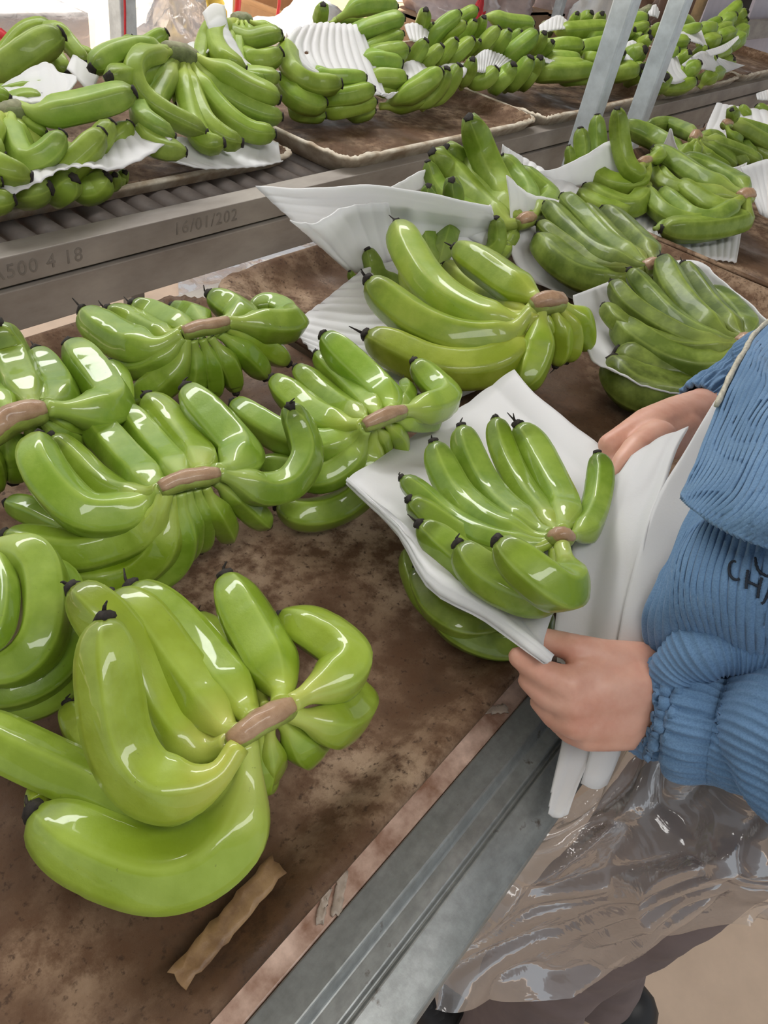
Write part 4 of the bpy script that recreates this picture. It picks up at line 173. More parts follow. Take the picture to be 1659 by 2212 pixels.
def cat_rom(c, t):
    m = len(c); i = min(int(t), m - 2); u = t - i
    p1, p2 = Vector(c[i]), Vector(c[i + 1])
    p0 = Vector(c[i - 1]) if i > 0 else p1 * 2 - p2
    p3 = Vector(c[i + 2]) if i + 2 < m else p2 * 2 - p1
    return .5 * ((p1 * 2) + (p2 - p0) * u + (p0 * 2 - p1 * 5 + p2 * 4 - p3) * u * u + (p1 * 3 - p0 - p2 * 3 + p3) * u ** 3)
def curve_pts(c, n, fine=14):
    if len(c) < 2: return [Vector(c[0])] * n
    d = [cat_rom(c, k * (len(c) - 1) / (fine * (len(c) - 1))) for k in range(fine * (len(c) - 1) + 1)]
    L = [0]
    for a, b in zip(d, d[1:]): L.append(L[-1] + (b - a).length)
    out = []; j = 0
    for k in range(n):
        s = L[-1] * k / (n - 1)
        while j < len(L) - 2 and L[j + 1] < s: j += 1
        w = (s - L[j]) / max(L[j + 1] - L[j], 1e-9)
        out.append(d[j].lerp(d[j + 1], w))
    return out
def frames(p):
    n = len(p); T = [(p[min(i + 1, n - 1)] - p[max(i - 1, 0)]).normalized() for i in range(n)]
    up = Vector((0, 0, 1)) if abs(T[0].z) < .9 else Vector((1, 0, 0))
    N = [(up - T[0] * up.dot(T[0])).normalized()]
    for i in range(1, n):
        v = N[-1] - T[i] * N[-1].dot(T[i]); N.append(v.normalized() if v.length > 1e-6 else N[-1])
    return T, N, [t.cross(m) for t, m in zip(T, N)]
def tube(path, rad, sides, shape=None, caps=True):
    """rings of a tube; rad(i) radius; shape(i, angle) factor"""
    T, N, B = frames(path); vs_, fs, uv = [], [], []
    n = len(path)
    for i in range(n):
        for k in range(sides):
            a = 2 * math.pi * k / sides
            r = rad(i) * (shape(i, a) if shape else 1)
            vs_.append(path[i] + (N[i] * math.cos(a) + B[i] * math.sin(a)) * r); uv.append((i / (n - 1), k / sides))
    for i in range(n - 1):
        for k in range(sides):
            k2 = (k + 1) % sides
            fs.append((i * sides + k, i * sides + k2, (i + 1) * sides + k2, (i + 1) * sides + k))
    if caps:
        fs.append(tuple(reversed(range(sides)))); fs.append(tuple((n - 1) * sides + k for k in range(sides)))
    return vs_, fs, uv
def box_vf(a, b):
    x0, y0, z0 = a; x1, y1, z1 = b
    v = [(x0, y0, z0), (x1, y0, z0), (x1, y1, z0), (x0, y1, z0), (x0, y0, z1), (x1, y0, z1), (x1, y1, z1), (x0, y1, z1)]
    return v, [(3, 2, 1, 0), (4, 5, 6, 7), (0, 1, 5, 4), (1, 2, 6, 5), (2, 3, 7, 6), (3, 0, 4, 7)]
def bevel(o, w, seg=2):
    m = o.modifiers.new('bevel', 'BEVEL'); m.width = w; m.segments = seg; m.limit_method = 'ANGLE'
    return o
def box(name, a, b, mat, parent=None, bev=.002):
    v, f = box_vf(a, b); c = [(p + q) / 2 for p, q in zip(a, b)]
    o = mesh(name, v, f, mat, parent, (c[0], c[1], min(a[2], b[2])), smooth=False)
    if bev: bevel(o, bev)
    return o
def joined(parts):
    vs_, fs = [], []
    for v, f in parts:
        k = len(vs_); vs_ += list(v); fs += [tuple(i + k for i in p) for p in f]
    return vs_, fs
# ------------------------------------------------------------------ materials
def nodes(name):
    m = bpy.data.materials.new(name); m.use_nodes = True; nt = m.node_tree; b = nt.nodes['Principled BSDF']
    return m, nt, b
def N_(nt, t, **kw):
    n = nt.nodes.new(t)
    for k, v in kw.items():
        if k.startswith('i_'): n.inputs[k[2:]].default_value = v
        else: setattr(n, k, v)
    return n
def ramp(nt, fac, stops):
    r = nt.nodes.new('ShaderNodeValToRGB'); e = r.color_ramp.elements
    while len(e) < len(stops): e.new(.5)
    for q, (p, c) in zip(e, stops): q.position = p; q.color = (*c, 1)
    nt.links.new(fac, r.inputs[0]); return r.outputs[0]
def noise_fac(nt, scale, detail=6, rough=.6, coord='Object', dist=0, stretch=None):
    tc = nt.nodes.new('ShaderNodeTexCoord'); n = nt.nodes.new('ShaderNodeTexNoise')
    n.inputs['Scale'].default_value = scale; n.inputs['Detail'].default_value = detail; n.inputs['Roughness'].default_value = rough; n.inputs['Distortion'].default_value = dist
    src = tc.outputs[coord]
    if stretch:
        mp = nt.nodes.new('ShaderNodeMapping'); mp.inputs['Scale'].default_value = stretch; nt.links.new(src, mp.inputs[0]); src = mp.outputs[0]
    nt.links.new(src, n.inputs['Vector']); return n.outputs[0]
def mix(nt, fac, a, b, blend='MIX'):
    m = nt.nodes.new('ShaderNodeMix'); m.data_type = 'RGBA'; m.blend_type = blend
    for s, v in ((0, fac), (6, a), (7, b)):
        if isinstance(v, (int, float)): m.inputs[s].default_value = v
        elif isinstance(v, tuple): m.inputs[s].default_value = (*v, 1)
        else: nt.links.new(v, m.inputs[s])
    return m.outputs[2]
def bump(nt, b, h, strength=.3, dist=.002):
    n = nt.nodes.new('ShaderNodeBump'); n.inputs['Strength'].default_value = strength; n.inputs['Distance'].default_value = dist
    nt.links.new(h, n.inputs['Height']); nt.links.new(n.outputs[0], b.inputs['Normal'])
def simple(name, c, rough=.6, metal=0, vary=.0, scale=20, bmp=0, c2=None, detail=6, coat=0, stretch=None, dist=.002):
    m, nt, b = nodes(name)
    b.inputs['Roughness'].default_value = rough; b.inputs['Metallic'].default_value = metal; b.inputs['Coat Weight'].default_value = coat
    f = noise_fac(nt, scale, detail, stretch=stretch)
    c2 = c2 or tuple(x * (1 - vary) for x in c)
    nt.links.new(ramp(nt, f, [(.36, c2), (.64, c)]), b.inputs['Base Color'])
    if bmp: bump(nt, b, f, bmp, dist)
    return m
def banana_mat(name, base, pale, rough, coat, spec=.4):
    m, nt, b = nodes(name)
    uv = nt.nodes.new('ShaderNodeUVMap'); sp = nt.nodes.new('ShaderNodeSeparateXYZ'); nt.links.new(uv.outputs[0], sp.inputs[0])
    dark = tuple(x * .62 for x in base)
    along = ramp(nt, sp.outputs[0], [(0, pale), (.12, pale), (.3, base), (.86, base), (.97, dark)])
    oi = nt.nodes.new('ShaderNodeObjectInfo')
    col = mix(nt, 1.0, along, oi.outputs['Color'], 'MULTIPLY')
    fr = N_(nt, 'ShaderNodeMath', operation='PINGPONG'); fr.inputs[1].default_value = .5; nt.links.new(sp.outputs[1], fr.inputs[0])
    col = mix(nt, ramp(nt, fr.outputs[0], [(.0, (.32, .32, .32)), (.10, (0, 0, 0))]), col, tuple(min(1, x * 1.15) for x in pale))
    n1 = noise_fac(nt, 26, 4)
    col = mix(nt, ramp(nt, n1, [(.42, (0, 0, 0)), (.66, (.38, .38, .38))]), col, tuple(min(1, x * 1.25) for x in pale))
    n2 = noise_fac(nt, 240, 3)
    col = mix(nt, ramp(nt, n2, [(.70, (0, 0, 0)), (.76, (.55, .55, .55))]), col, (.09, .10, .01))
    nt.links.new(col, b.inputs['Base Color'])
    rn = nt.nodes.new('ShaderNodeMapRange'); rn.inputs[3].default_value = rough * .8; rn.inputs[4].default_value = rough * 1.3
    nt.links.new(noise_fac(nt, 60, 3), rn.inputs[0]); nt.links.new(rn.outputs[0], b.inputs['Roughness'])
    b.inputs['Coat Weight'].default_value = coat; b.inputs['Coat Roughness'].default_value = .045
    b.inputs['Specular IOR Level'].default_value = spec
    bump(nt, b, noise_fac(nt, 48, 5), .28, .0025)
    return m
M = {}
M['wet'] = banana_mat('banana_wet_green', (.205, .335, .018), (.35, .46, .08),   .42, .6)
M['olive'] = banana_mat('banana_olive_green', (.26, .36, .022), (.38, .44, .07), .40, .35)
M['dry'] = banana_mat('banana_green', (.20, .305, .036), (.33, .42, .085), .42, .12, .26)
M['tip'] = simple('dried_flower_end', (.028, .02, .014), .8, 0, .6, 200, .6)
M['crown'] = simple('cut_crown_brown', (.43, .275, .165), .5, 0, .55, 70, .7, c2=(.30, .165, .085), coat=.3)
M['crowngreen'] = simple('crown_green', (.27, .33, .06), .45, 0, .4, 60, .5, coat=.3)
M['crownpale'] = simple('pale_cut_face', (.30, .30, .17), .7, 0, .4, 60, .5)
M['crownfar'] = simple('cut_crown_grey_green', (.17, .20, .075), .7, 0, .5, 60, .6)
def foam_mat():
    m, nt, b = nodes('white_foam'); b.inputs['Base Color'].default_value = (.92, .92, .925, 1); b.inputs['Roughness'].default_value = .5
    b.inputs['Sheen Weight'].default_value = .1
    bump(nt, b, noise_fac(nt, 260, 3), .25, .0008)
    tr = N_(nt, 'ShaderNodeBsdfTranslucent'); tr.inputs[0].default_value = (.92, .92, .91, 1)
    ms = N_(nt, 'ShaderNodeMixShader'); ms.inputs[0].default_value = .42
    nt.links.new(b.outputs[0], ms.inputs[1]); nt.links.new(tr.outputs[0], ms.inputs[2])
    nt.links.new(ms.outputs[0], nt.nodes['Material Output'].inputs[0]); return m
def foam_hole_mat():
    m = foam_mat(); m.name = 'white_foam_punched'; nt = m.node_tree
    uv = nt.nodes.new('ShaderNodeUVMap'); vo = N_(nt, 'ShaderNodeTexVoronoi', i_Scale=13.0); nt.links.new(uv.outputs[0], vo.inputs['Vector'])
    lt = N_(nt, 'ShaderNodeMath', operation='LESS_THAN'); lt.inputs[1].default_value = .052; nt.links.new(vo.outputs['Distance'], lt.inputs[0])
    out = nt.nodes['Material Output']; src = out.inputs[0].links[0].from_socket
    tp = N_(nt, 'ShaderNodeBsdfTransparent'); ms = N_(nt, 'ShaderNodeMixShader')
    nt.links.new(lt.outputs[0], ms.inputs[0]); nt.links.new(src, ms.inputs[1]); nt.links.new(tp.outputs[0], ms.inputs[2]); nt.links.new(ms.outputs[0], out.inputs[0]); return m
M['foam'] = foam_mat(); M['foamh'] = foam_hole_mat()
def tray_mat():
    m, nt, b = nodes('stained_tray_lining')
    a = noise_fac(nt, 7, 8, .65); c = noise_fac(nt, 55, 8, .7); d = noise_fac(nt, 210, 3)
    col = ramp(nt, a, [(.34, (.055, .028, .014)), (.46, (.125, .070, .038)), (.56, (.235, .150, .092)), (.68, (.40, .285, .19))])
    col = mix(nt, ramp(nt, c, [(.40, (.9, .9, .9)), (.56, (0, 0, 0))]), col, (.10, .05, .024))
    col = mix(nt, ramp(nt, d, [(.58, (0, 0, 0)), (.70, (.85, .85, .85))]), col, (.05, .026, .013))
    nt.links.new(col, b.inputs['Base Color'])
    w = noise_fac(nt, 9, 3)
    nt.links.new(ramp(nt, w, [(.30, (.30, .30, .30)), (.5, (.75, .75, .75))]), b.inputs['Roughness']); b.inputs['Specular IOR Level'].default_value = .28
    bump(nt, b, c, .5, .003); return m
M['tray'] = tray_mat()
M['trayrim'] = simple('cream_tray_foam', (.74, .68, .56), .7, 0, 0, 30, .4, c2=(.42, .32, .22))
def galv():
    m, nt, b = nodes('galvanised_steel')
    a = noise_fac(nt, 14, 8, .7, stretch=(.35, 1, 1)); c = noise_fac(nt, 120, 4, .6); d = noise_fac(nt, 60, 5)
    col = ramp(nt, a, [(.3, (.19, .20, .19)), (.5, (.31, .325, .315)), (.7, (.46, .47, .46))])
    col = mix(nt, ramp(nt, d, [(.66, (0, 0, 0)), (.74, (.8, .8, .8))]), col, (.09, .06, .04))
    col = mix(nt, ramp(nt, c, [(.35, (.3, .3, .3)), (.6, (0, 0, 0))]), col, (.13, .13, .12))
    nt.links.new(col, b.inputs['Base Color']); b.inputs['Metallic'].default_value = .55; b.inputs['Roughness'].default_value = .42
    bump(nt, b, c, .15, .001); return m
M['galv'] = galv()
M['galvdark'] = simple('dull_dusty_steel', (.36, .325, .285), .55, .15, 0, 12, .2, c2=(.22, .19, .165), stretch=(.4, 1, 1))
M['steelblue'] = simple('painted_steel_post', (.62, .68, .71), .4, .2, .25, 25, .1)
M['roller'] = simple('dark_plastic_roller', (.21, .175, .155), .5, 0, .35, 30, .1)
M['ledge'] = simple('wet_stained_ledge', (.80, .59, .48), .28, 0, 0, 30, .4, c2=(.27, .14, .088), detail=9)
M['concrete'] = simple('tan_concrete', (.74, .56, .42), .85, 0, .18, 6, .3, detail=10)
M['ground'] = simple('sunlit_sandy_ground', (.62, .5, .36), .9, 0, .2, 3, .2)
M['roof'] = simple('dull_sheet_roof', (.30, .31, .31), .6, .2, .2, 4)
M['carton'] = simple('brown_cardboard', (.42, .27, .165), .8, 0, .15, 14, .15)
M['cartonpale'] = simple('pale_plastic_covered_cardboard', (.42, .37, .36), .4, 0, .2, 10, .1, coat=.4)
M['red'] = simple('red_plastic', (.62, .03, .04), .45, 0, .2, 30)
M['yellow'] = simple('yellow_leaf', (.52, .36, .05), .6, 0, .35, 18, .3)
M['pink'] = simple('pale_pink_cloudy_plastic', (.58, .47, .46), .32, 0, .25, 7, .5, coat=.3, dist=.01)
M['whiteplastic'] = simple('white_crumpled_plastic', (.75, .74, .72), .3, 0, .2, 8, .5, coat=.3, dist=.01)
M['brownsack'] = simple('brown_sacking', (.25, .15, .10), .7, 0, .35, 9, .4, dist=.01)
M['black'] = simple('black_plastic', (.012, .012, .014), .5, 0, .3, 20)
M['lilac'] = simple('pale_lilac_paper', (.62, .57, .64), .6, 0, .1, 12)
M['redboard'] = simple('reddish_brown_board', (.30, .17, .12), .7, 0, .3, 9, .2)
M['wood'] = simple('rough_wood', (.32, .22, .11), .8, 0, .4, 15, .3)
M['tape'] = simple('old_pale_tape', (.55, .45, .36), .5, 0, .3, 80, .5)
M['skin'] = None
def skin_mat():
    m, nt, b = nodes('skin'); f = noise_fac(nt, 28, 5)
    nt.links.new(ramp(nt, f, [(.32, (.60, .285, .20)), (.66, (.74, .43, .325))]), b.inputs['Base Color'])
    b.inputs['Roughness'].default_value = .45; b.inputs['Subsurface Weight'].default_value = .12; b.inputs['Subsurface Radius'].default_value = (.01, .004, .002)
    bump(nt, b, noise_fac(nt, 300, 4), .12, .0008); return m
M['skin'] = skin_mat()
def cord():
    m, nt, b = nodes('blue_corduroy'); f = noise_fac(nt, 18, 5); g = noise_fac(nt, 900, 2)
    col = ramp(nt, f, [(.3, (.10, .20, .35)), (.7, (.165, .29, .46))])
    nt.links.new(mix(nt, ramp(nt, g, [(.35, (.35, .35, .35)), (.6, (0, 0, 0))]), col, (.04, .09, .18)), b.inputs['Base Color'])
    b.inputs['Roughness'].default_value = .85; b.inputs['Sheen Weight'].default_value = .35; b.inputs['Sheen Roughness'].default_value = .4
    b.inputs['Sheen Tint'].default_value = (.6, .75, 1, 1)
    bump(nt, b, g, .35, .0006); return m
M['cord'] = cord()
M['thread'] = simple('dark_embroidery_thread', (.012, .02, .035), .8, 0, .3, 400, .5)
M['zip'] = simple('pale_zip_tape', (.62, .58, .46), .6, 0, .35, 300, .5)
M['trousers'] = simple('dark_mauve_trousers', (.16, .125, .125), .85, 0, .25, 12, .3)
M['hair'] = simple('black_hair', (.012, .01, .009), .5, 0, .3, 60, .4)
def clear_plastic(name, milk, tint, haze=.12):
    m, nt, b = nodes(name); b.inputs['Base Color'].default_value = (*tint, 1); b.inputs['Roughness'].default_value = .16; b.inputs['Specular IOR Level'].default_value = .8
    h = noise_fac(nt, 16, 4, .5, dist=1.2, stretch=(1, .45, 1)); bump(nt, b, h, .5, .010)
    tp = N_(nt, 'ShaderNodeBsdfTransparent'); tp.inputs[0].default_value = (.94, .93, .93, 1)
    gl = N_(nt, 'ShaderNodeBsdfGlossy'); gl.inputs['Roughness'].default_value = .1
    nt.links.new(nt.nodes['Bump'].outputs[0], gl.inputs['Normal'])
    lw = N_(nt, 'ShaderNodeLayerWeight'); lw.inputs[0].default_value = .35; nt.links.new(nt.nodes['Bump'].outputs[0], lw.inputs['Normal'])
    m1 = N_(nt, 'ShaderNodeMixShader'); m1.inputs[0].default_value = milk
    m2 = N_(nt, 'ShaderNodeMixShader')
    mr = N_(nt, 'ShaderNodeMapRange'); mr.inputs[3].default_value = .03; mr.inputs[4].default_value = haze * 3
    nt.links.new(lw.outputs['Fresnel'], mr.inputs[0])
    nt.links.new(mr.outputs[0], m2.inputs[0])
    nt.links.new(tp.outputs[0], m1.inputs[1]); nt.links.new(b.outputs[0], m1.inputs[2])
    nt.links.new(m1.outputs[0], m2.inputs[1]); nt.links.new(gl.outputs[0], m2.inputs[2])
    nt.links.new(m2.outputs[0], nt.nodes['Material Output'].inputs[0]); return m
M['clear'] = clear_plastic('clear_plastic_sheet', .24, (.60, .55, .53), .13)
M['clearbag'] = clear_plastic('clear_bag_plastic', .42, (.80, .76, .76), .2)
# ------------------------------------------------------------------ the setting
FLOOR = -.80
floor = mesh('floor', [(-4, -4, FLOOR), (9, -4, FLOOR), (9, 3.4, FLOOR), (-4, 3.4, FLOOR)], [(0, 1, 2, 3)], M['concrete'], smooth=False); tag(floor, kind='structure')
g = mesh('trim_1', [(-12, 3.4, FLOOR - .02), (30, 3.4, FLOOR - .02), (30, 40, FLOOR - .02), (-12, 40, FLOOR - .02)], [(0, 1, 2, 3)], M['ground'], smooth=False); tag(g, kind='structure'); g.name = 'ground'
def grid_sheet(rows, nu, nv):
    """dense grid through the control rows; returns lists of points [v][u]"""
    rr = [[cat_rom(r, t * (len(r) - 1) / (nu - 1)) for t in range(nu)] for r in rows]
    return [[cat_rom([rr[k][u] for k in range(len(rr))], t * (len(rr) - 1) / (nv - 1)) for u in range(nu)] for t in range(nv)]
v, f = box_vf((-4, -3.2, 1.95), (9, 3.3, 2.0)); ceil = mesh('ceiling', v, f, M['roof'], smooth=False); tag(ceil, kind='structure')
# ------------------------------------------------------------------ conveyors
def extrude_x(prof, x0, x1):
    n = len(prof); v = [(x0, y, z) for y, z in prof] + [(x1, y, z) for y, z in prof]
    f = [(i, (i + 1) % n, n + (i + 1) % n, n + i) for i in range(n)] + [tuple(reversed(range(n))), tuple(range(n, 2 * n))]
    return v, f
def rail(name, prof, x0, x1, mat, parent, label=None, bev=.0015):
    v, f = extrude_x(prof, x0, x1); o = mesh(name, v, f, mat, parent, (x0, prof[0][0], prof[0][1]), smooth=False); bevel(o, bev, 2)
    if label: o['label'] = label
    return o
nc = thing('roller_conveyor', 'near galvanised steel conveyor carrying the wet bananas, its thick rail in the foreground', 'conveyor', (1.5, .38, FLOOR))
near_prof = [(.070, -.013), (.050, -.013), (.0455, -.0205), (.034, -.0205), (.0325, -.0245), (.0305, -.0245), (.029, -.0205), (.004, -.0255), (.0025, -.0285), (.0025, -.085), (.006, -.085), (.006, -.034), (.066, -.03), (.066, -.085), (.070, -.085)]
rail('front_rail', near_prof, -1.2, 4.2, M['galv'], nc, 'stepped galvanised steel rail with a groove along its top')
rail('rear_rail', [(.674, -.012), (.700, -.012), (.700, -.075), (.674, -.075)], -1.2, 4.2, M['galvdark'], nc)
rail('ledge', [(.0705, -.016), (.125, -.016), (.125, -.022), (.0705, -.022)], -1.2, 4.2, M['ledge'], nc, 'wet stained pinkish brown ledge beside the front rail')
rv, rf, _ = tube([Vector((0, -.27, 0)), Vector((0, .27, 0))], lambda i: .0165, 14)
roller_me = None
def rollers(parent, xs, yc, z, half):
    global roller_me
    for i, x in enumerate(xs):
        if roller_me is None:
            o = mesh('roller', rv, rf, M['roller'], parent); roller_me = o.data
            for p in roller_me.polygons: p.use_smooth = len(p.vertices) == 4
        else:
            o = bpy.data.objects.new('roller', roller_me); COL.objects.link(o); o.parent = parent
        o.location = Vector((x, yc, z)) - Vector(parent.location); o.scale = (1, half / .27, 1)
rollers(nc, [-.3 + .0415 * k for k in range(56)], .399, -.0395, .265)
for x in (-.9, .9, 2.6):
    for y in (.036, .687): box('leg', (x - .02, y - .018, FLOOR), (x + .02, y + .018, -.075), M['galvdark'], nc)
    box('cross_beam', (x - .02, .03, -.12), (x + .02, .69, -.085), M['galvdark'], nc)
fc = thing('roller_conveyor', 'far dusty steel roller conveyor carrying the trays of banana piles', 'conveyor', (2, 1.15, FLOOR))
up_prof = [(.86, 0), (.897, 0), (.897, -.004), (.866, -.005), (.866, -.033), (.897, -.035), (.897, -.038), (.86, -.038)]
r1 = rail('upper_rail', up_prof, -1.5, 6.5, M['galvdark'], fc, 'upper front rail with faint stamped numbers')
rail('lower_rail', [(.856, -.042), (.905, -.042), (.905, -.098), (.856, -.098)], -1.5, 6.5, M['galvdark'], fc)
rail('roller_guard', [(.899, -.022), (.904, -.022), (.904, -.06), (.899, -.06)], -1.5, 6.5, M['galvdark'], fc)
rail('rear_rail', [(1.50, .0), (1.54, .0), (1.54, -.09), (1.50, -.09)], -1.5, 6.5, M['galvdark'], fc)
rollers(fc, [.02 + .0415 * k for k in range(100)], 1.213, -.031, .303)
for x in (-.6, 1.1, 2.9, 4.8):
    for y in (.88, 1.52): box('leg', (x - .02, y - .018, FLOOR), (x + .02, y + .018, -.09), M['galvdark'], fc)
for x in (.93, 2.5): box('tie_beam', (x - .03, .705, -.165), (x + .03, .853, -.125), M['galvdark'], fc)
def words(txt, x, z, size, y, parent, mat):
    c = bpy.data.curves.new('stamp', 'FONT'); c.body = txt; c.size = size; c.extrude = .0004; c.space_character = 1.15
    t = bpy.data.objects.new('stamp', c); COL.objects.link(t); dg = bpy.context.evaluated_depsgraph_get()
    me = bpy.data.meshes.new_from_object(t.evaluated_get(dg)); bpy.data.objects.remove(t)
    o = bpy.data.objects.new('stamped_text', me); COL.objects.link(o); me.materials.append(mat)
    o.rotation_euler = (math.radians(90), 0, 0); o.parent = parent
    base = Vector(parent.location) + Vector(parent.parent.location); o.location = Vector((x, y, z)) - base
    return o
M['stamp'] = simple('stamped_ink', (.25, .22, .19), .7, .1, .3, 60)
words('16/01/202', TEXT_A[0], TEXT_A[2] - .006, .026, .8596, r1, M['stamp'])
words('A500 4 18', TEXT_B[0] - .012, TEXT_B[2] - .008, .026, .8596, r1, M['stamp'])
def post(label, x, y, w, top, mat, name='steel_post'):
    t = thing(name, label, 'post', (x, y, FLOOR))
    box('square_tube', (x - w / 2, y - w / 2, FLOOR + .006), (x + w / 2, y + w / 2, top), mat, t, .004)
    box('base_plate', (x - w, y - w, FLOOR), (x + w, y + w, FLOOR + .008), mat, t, .001)
    return t
post('left of the two upright grey steel posts between the conveyors', POST_A[0] + .02, .775, .044, 1.94, M['steelblue'])
post('right of the two upright grey steel posts between the conveyors', POST_B[0] + .02, .775, .044, 1.94, M['steelblue'])
post('blue grey steel post behind the far left bananas, against the bright ground', POST_LEFT[0], POST_LEFT[1], .062, 1.94, M['steelblue'])
post('thin grey steel post among the pink wrapped cartons at the back', POST_THIN[0], POST_THIN[1], .05, 1.94, M['steelblue'])
# ------------------------------------------------------------------ trays
def tray(label, x0, x1, y0, y1, rim, group, zb=-.012, seed=0, flare=.035, cream=True):
    rnd = random.Random(seed); n = 192
    def loop(dx0, dy, z, rad, wob=0):
        xa, xb, ya, yb = x0 + dx0, x1 - dx0, y0 + dy, y1 - dy; pts = []
        P_ = 2 * ((xb - xa) + (yb - ya))
        for k in range(n):
            a = 2 * math.pi * (k + .5) / n; c, s = math.cos(a), math.sin(a)
            e = .13
            px = (abs(c) ** e) * (1 if c > 0 else -1); py = (abs(s) ** e) * (1 if s > 0 else -1)
            j = (noise.noise(Vector((c * 3 + seed, s * 3, z * 20))) + .8 * noise.noise(Vector((c * 14 + seed, s * 14, z * 20)))) * wob
            pts.append(Vector(((xa + xb) / 2 + px * (xb - xa) / 2 + j, (ya + yb) / 2 + py * (yb - ya) / 2 + j, z + j * .7)))
        return pts
    L = [loop(flare, flare, zb, 0), loop(flare * .8, flare * .8, zb, 0), loop(.006, .006, rim - .008, 0, .002), loop(0, 0, rim - .003, 0, .003), loop(.001, .001, rim, 0, .003), loop(.008, .008, rim + .001, 0, .005), loop(.014, .014, rim - .003, 0, .009)]
    for q in (.25, .5, .75): L.append(loop(.015 + flare * q, .015 + flare * q, rim * (1 - q) ** 1.15, 0, .006))
    L.append(loop(.018 + flare, .018 + flare, .002, 0, .003))
    hx, hy = (x1 - x0) / 2, (y1 - y0) / 2
    for q in (.22, .42, .6, .76, .9):
        lp = loop(.018 + flare + (hx - flare - .018) * q, .018 + flare + (hy - flare - .018) * q, 0, 0)
        for p in lp: p.z = .0015 + noise.noise(p * 9) * .002
        L.append(lp)
    vs_ = [p for l in L for p in l]; fs = []; fm = []
    for i in range(len(L) - 1):
        for k in range(n):
            k2 = (k + 1) % n; fs.append((i * n + k, i * n + k2, (i + 1) * n + k2, (i + 1) * n + k)); fm.append(0 if i < (5 if cream else 2) else 1)
    b = len(L) - 1; fs.append(tuple(b * n + k for k in range(n))); fm.append(1); fs.append(tuple(reversed(range(n)))); fm.append(0)
    t = thing('tray', label, 'tray', ((x0 + x1) / 2, (y0 + y1) / 2, zb), group)
    lo = [i for i, m_ in enumerate(fm) if m_ == 0]; hi_ = [i for i, m_ in enumerate(fm) if m_ == 1]
    for nm, idx, mt in (('tray_shell', lo, M['trayrim']), ('tray_lining', hi_, M['tray'])):
        used = sorted({i for q in idx for i in fs[q]}); mp = {i: k for k, i in enumerate(used)}
        mesh(nm, [vs_[i] for i in used], [tuple(mp[i] for i in fs[q]) for q in idx], mt, t, ((x0 + x1) / 2, (y0 + y1) / 2, zb))
    return t
NT, FT = 'stained trays on the near conveyor', 'stained trays on the far conveyor'
tray('nearest stained brown tray in the foreground holding the wet bananas', -.13, .566, .078, .66, .018, NT, -.0225, 1, .03, False)
tray('stained tray under the square crowned bananas and their foam sheets', .572, 1.322, .078, .66, .022, NT, -.0225, 2, .03, False)
tray('stained tray at the right edge under the upper right bananas', 1.33, 2.05, .078, .66, .022, NT, -.0225, 3, .03, False)
tray('far end tray of the near conveyor behind the pale foam corner', 2.06, 2.77, .078, .66, .022, NT, -.0225, 4, .03, False)
tray('far tray at the left under the fanned banana hand', 0.38, 1.062, .963, 1.47, .006, FT, -.0135, 5, .016)
tray('empty fronted far tray with cream edges and brown lining in the middle', 1.07, 1.752, .868, 1.47, .024, FT, -.0135, 6, .03)
tray('far tray behind the left steel post with a frayed brown lip', 1.765, 2.43, .866, 1.47, .024, FT, -.0135, 7, .03)
tray('far tray behind the right steel post, peeling cream front edge', 2.445, 3.15, .866, 1.47, .026, FT, -.0135, 8, .03)
tray('last far tray at the upper right end of the conveyor', 3.165, 3.9, .866, 1.47, .026, FT, -.0135, 9, .03)
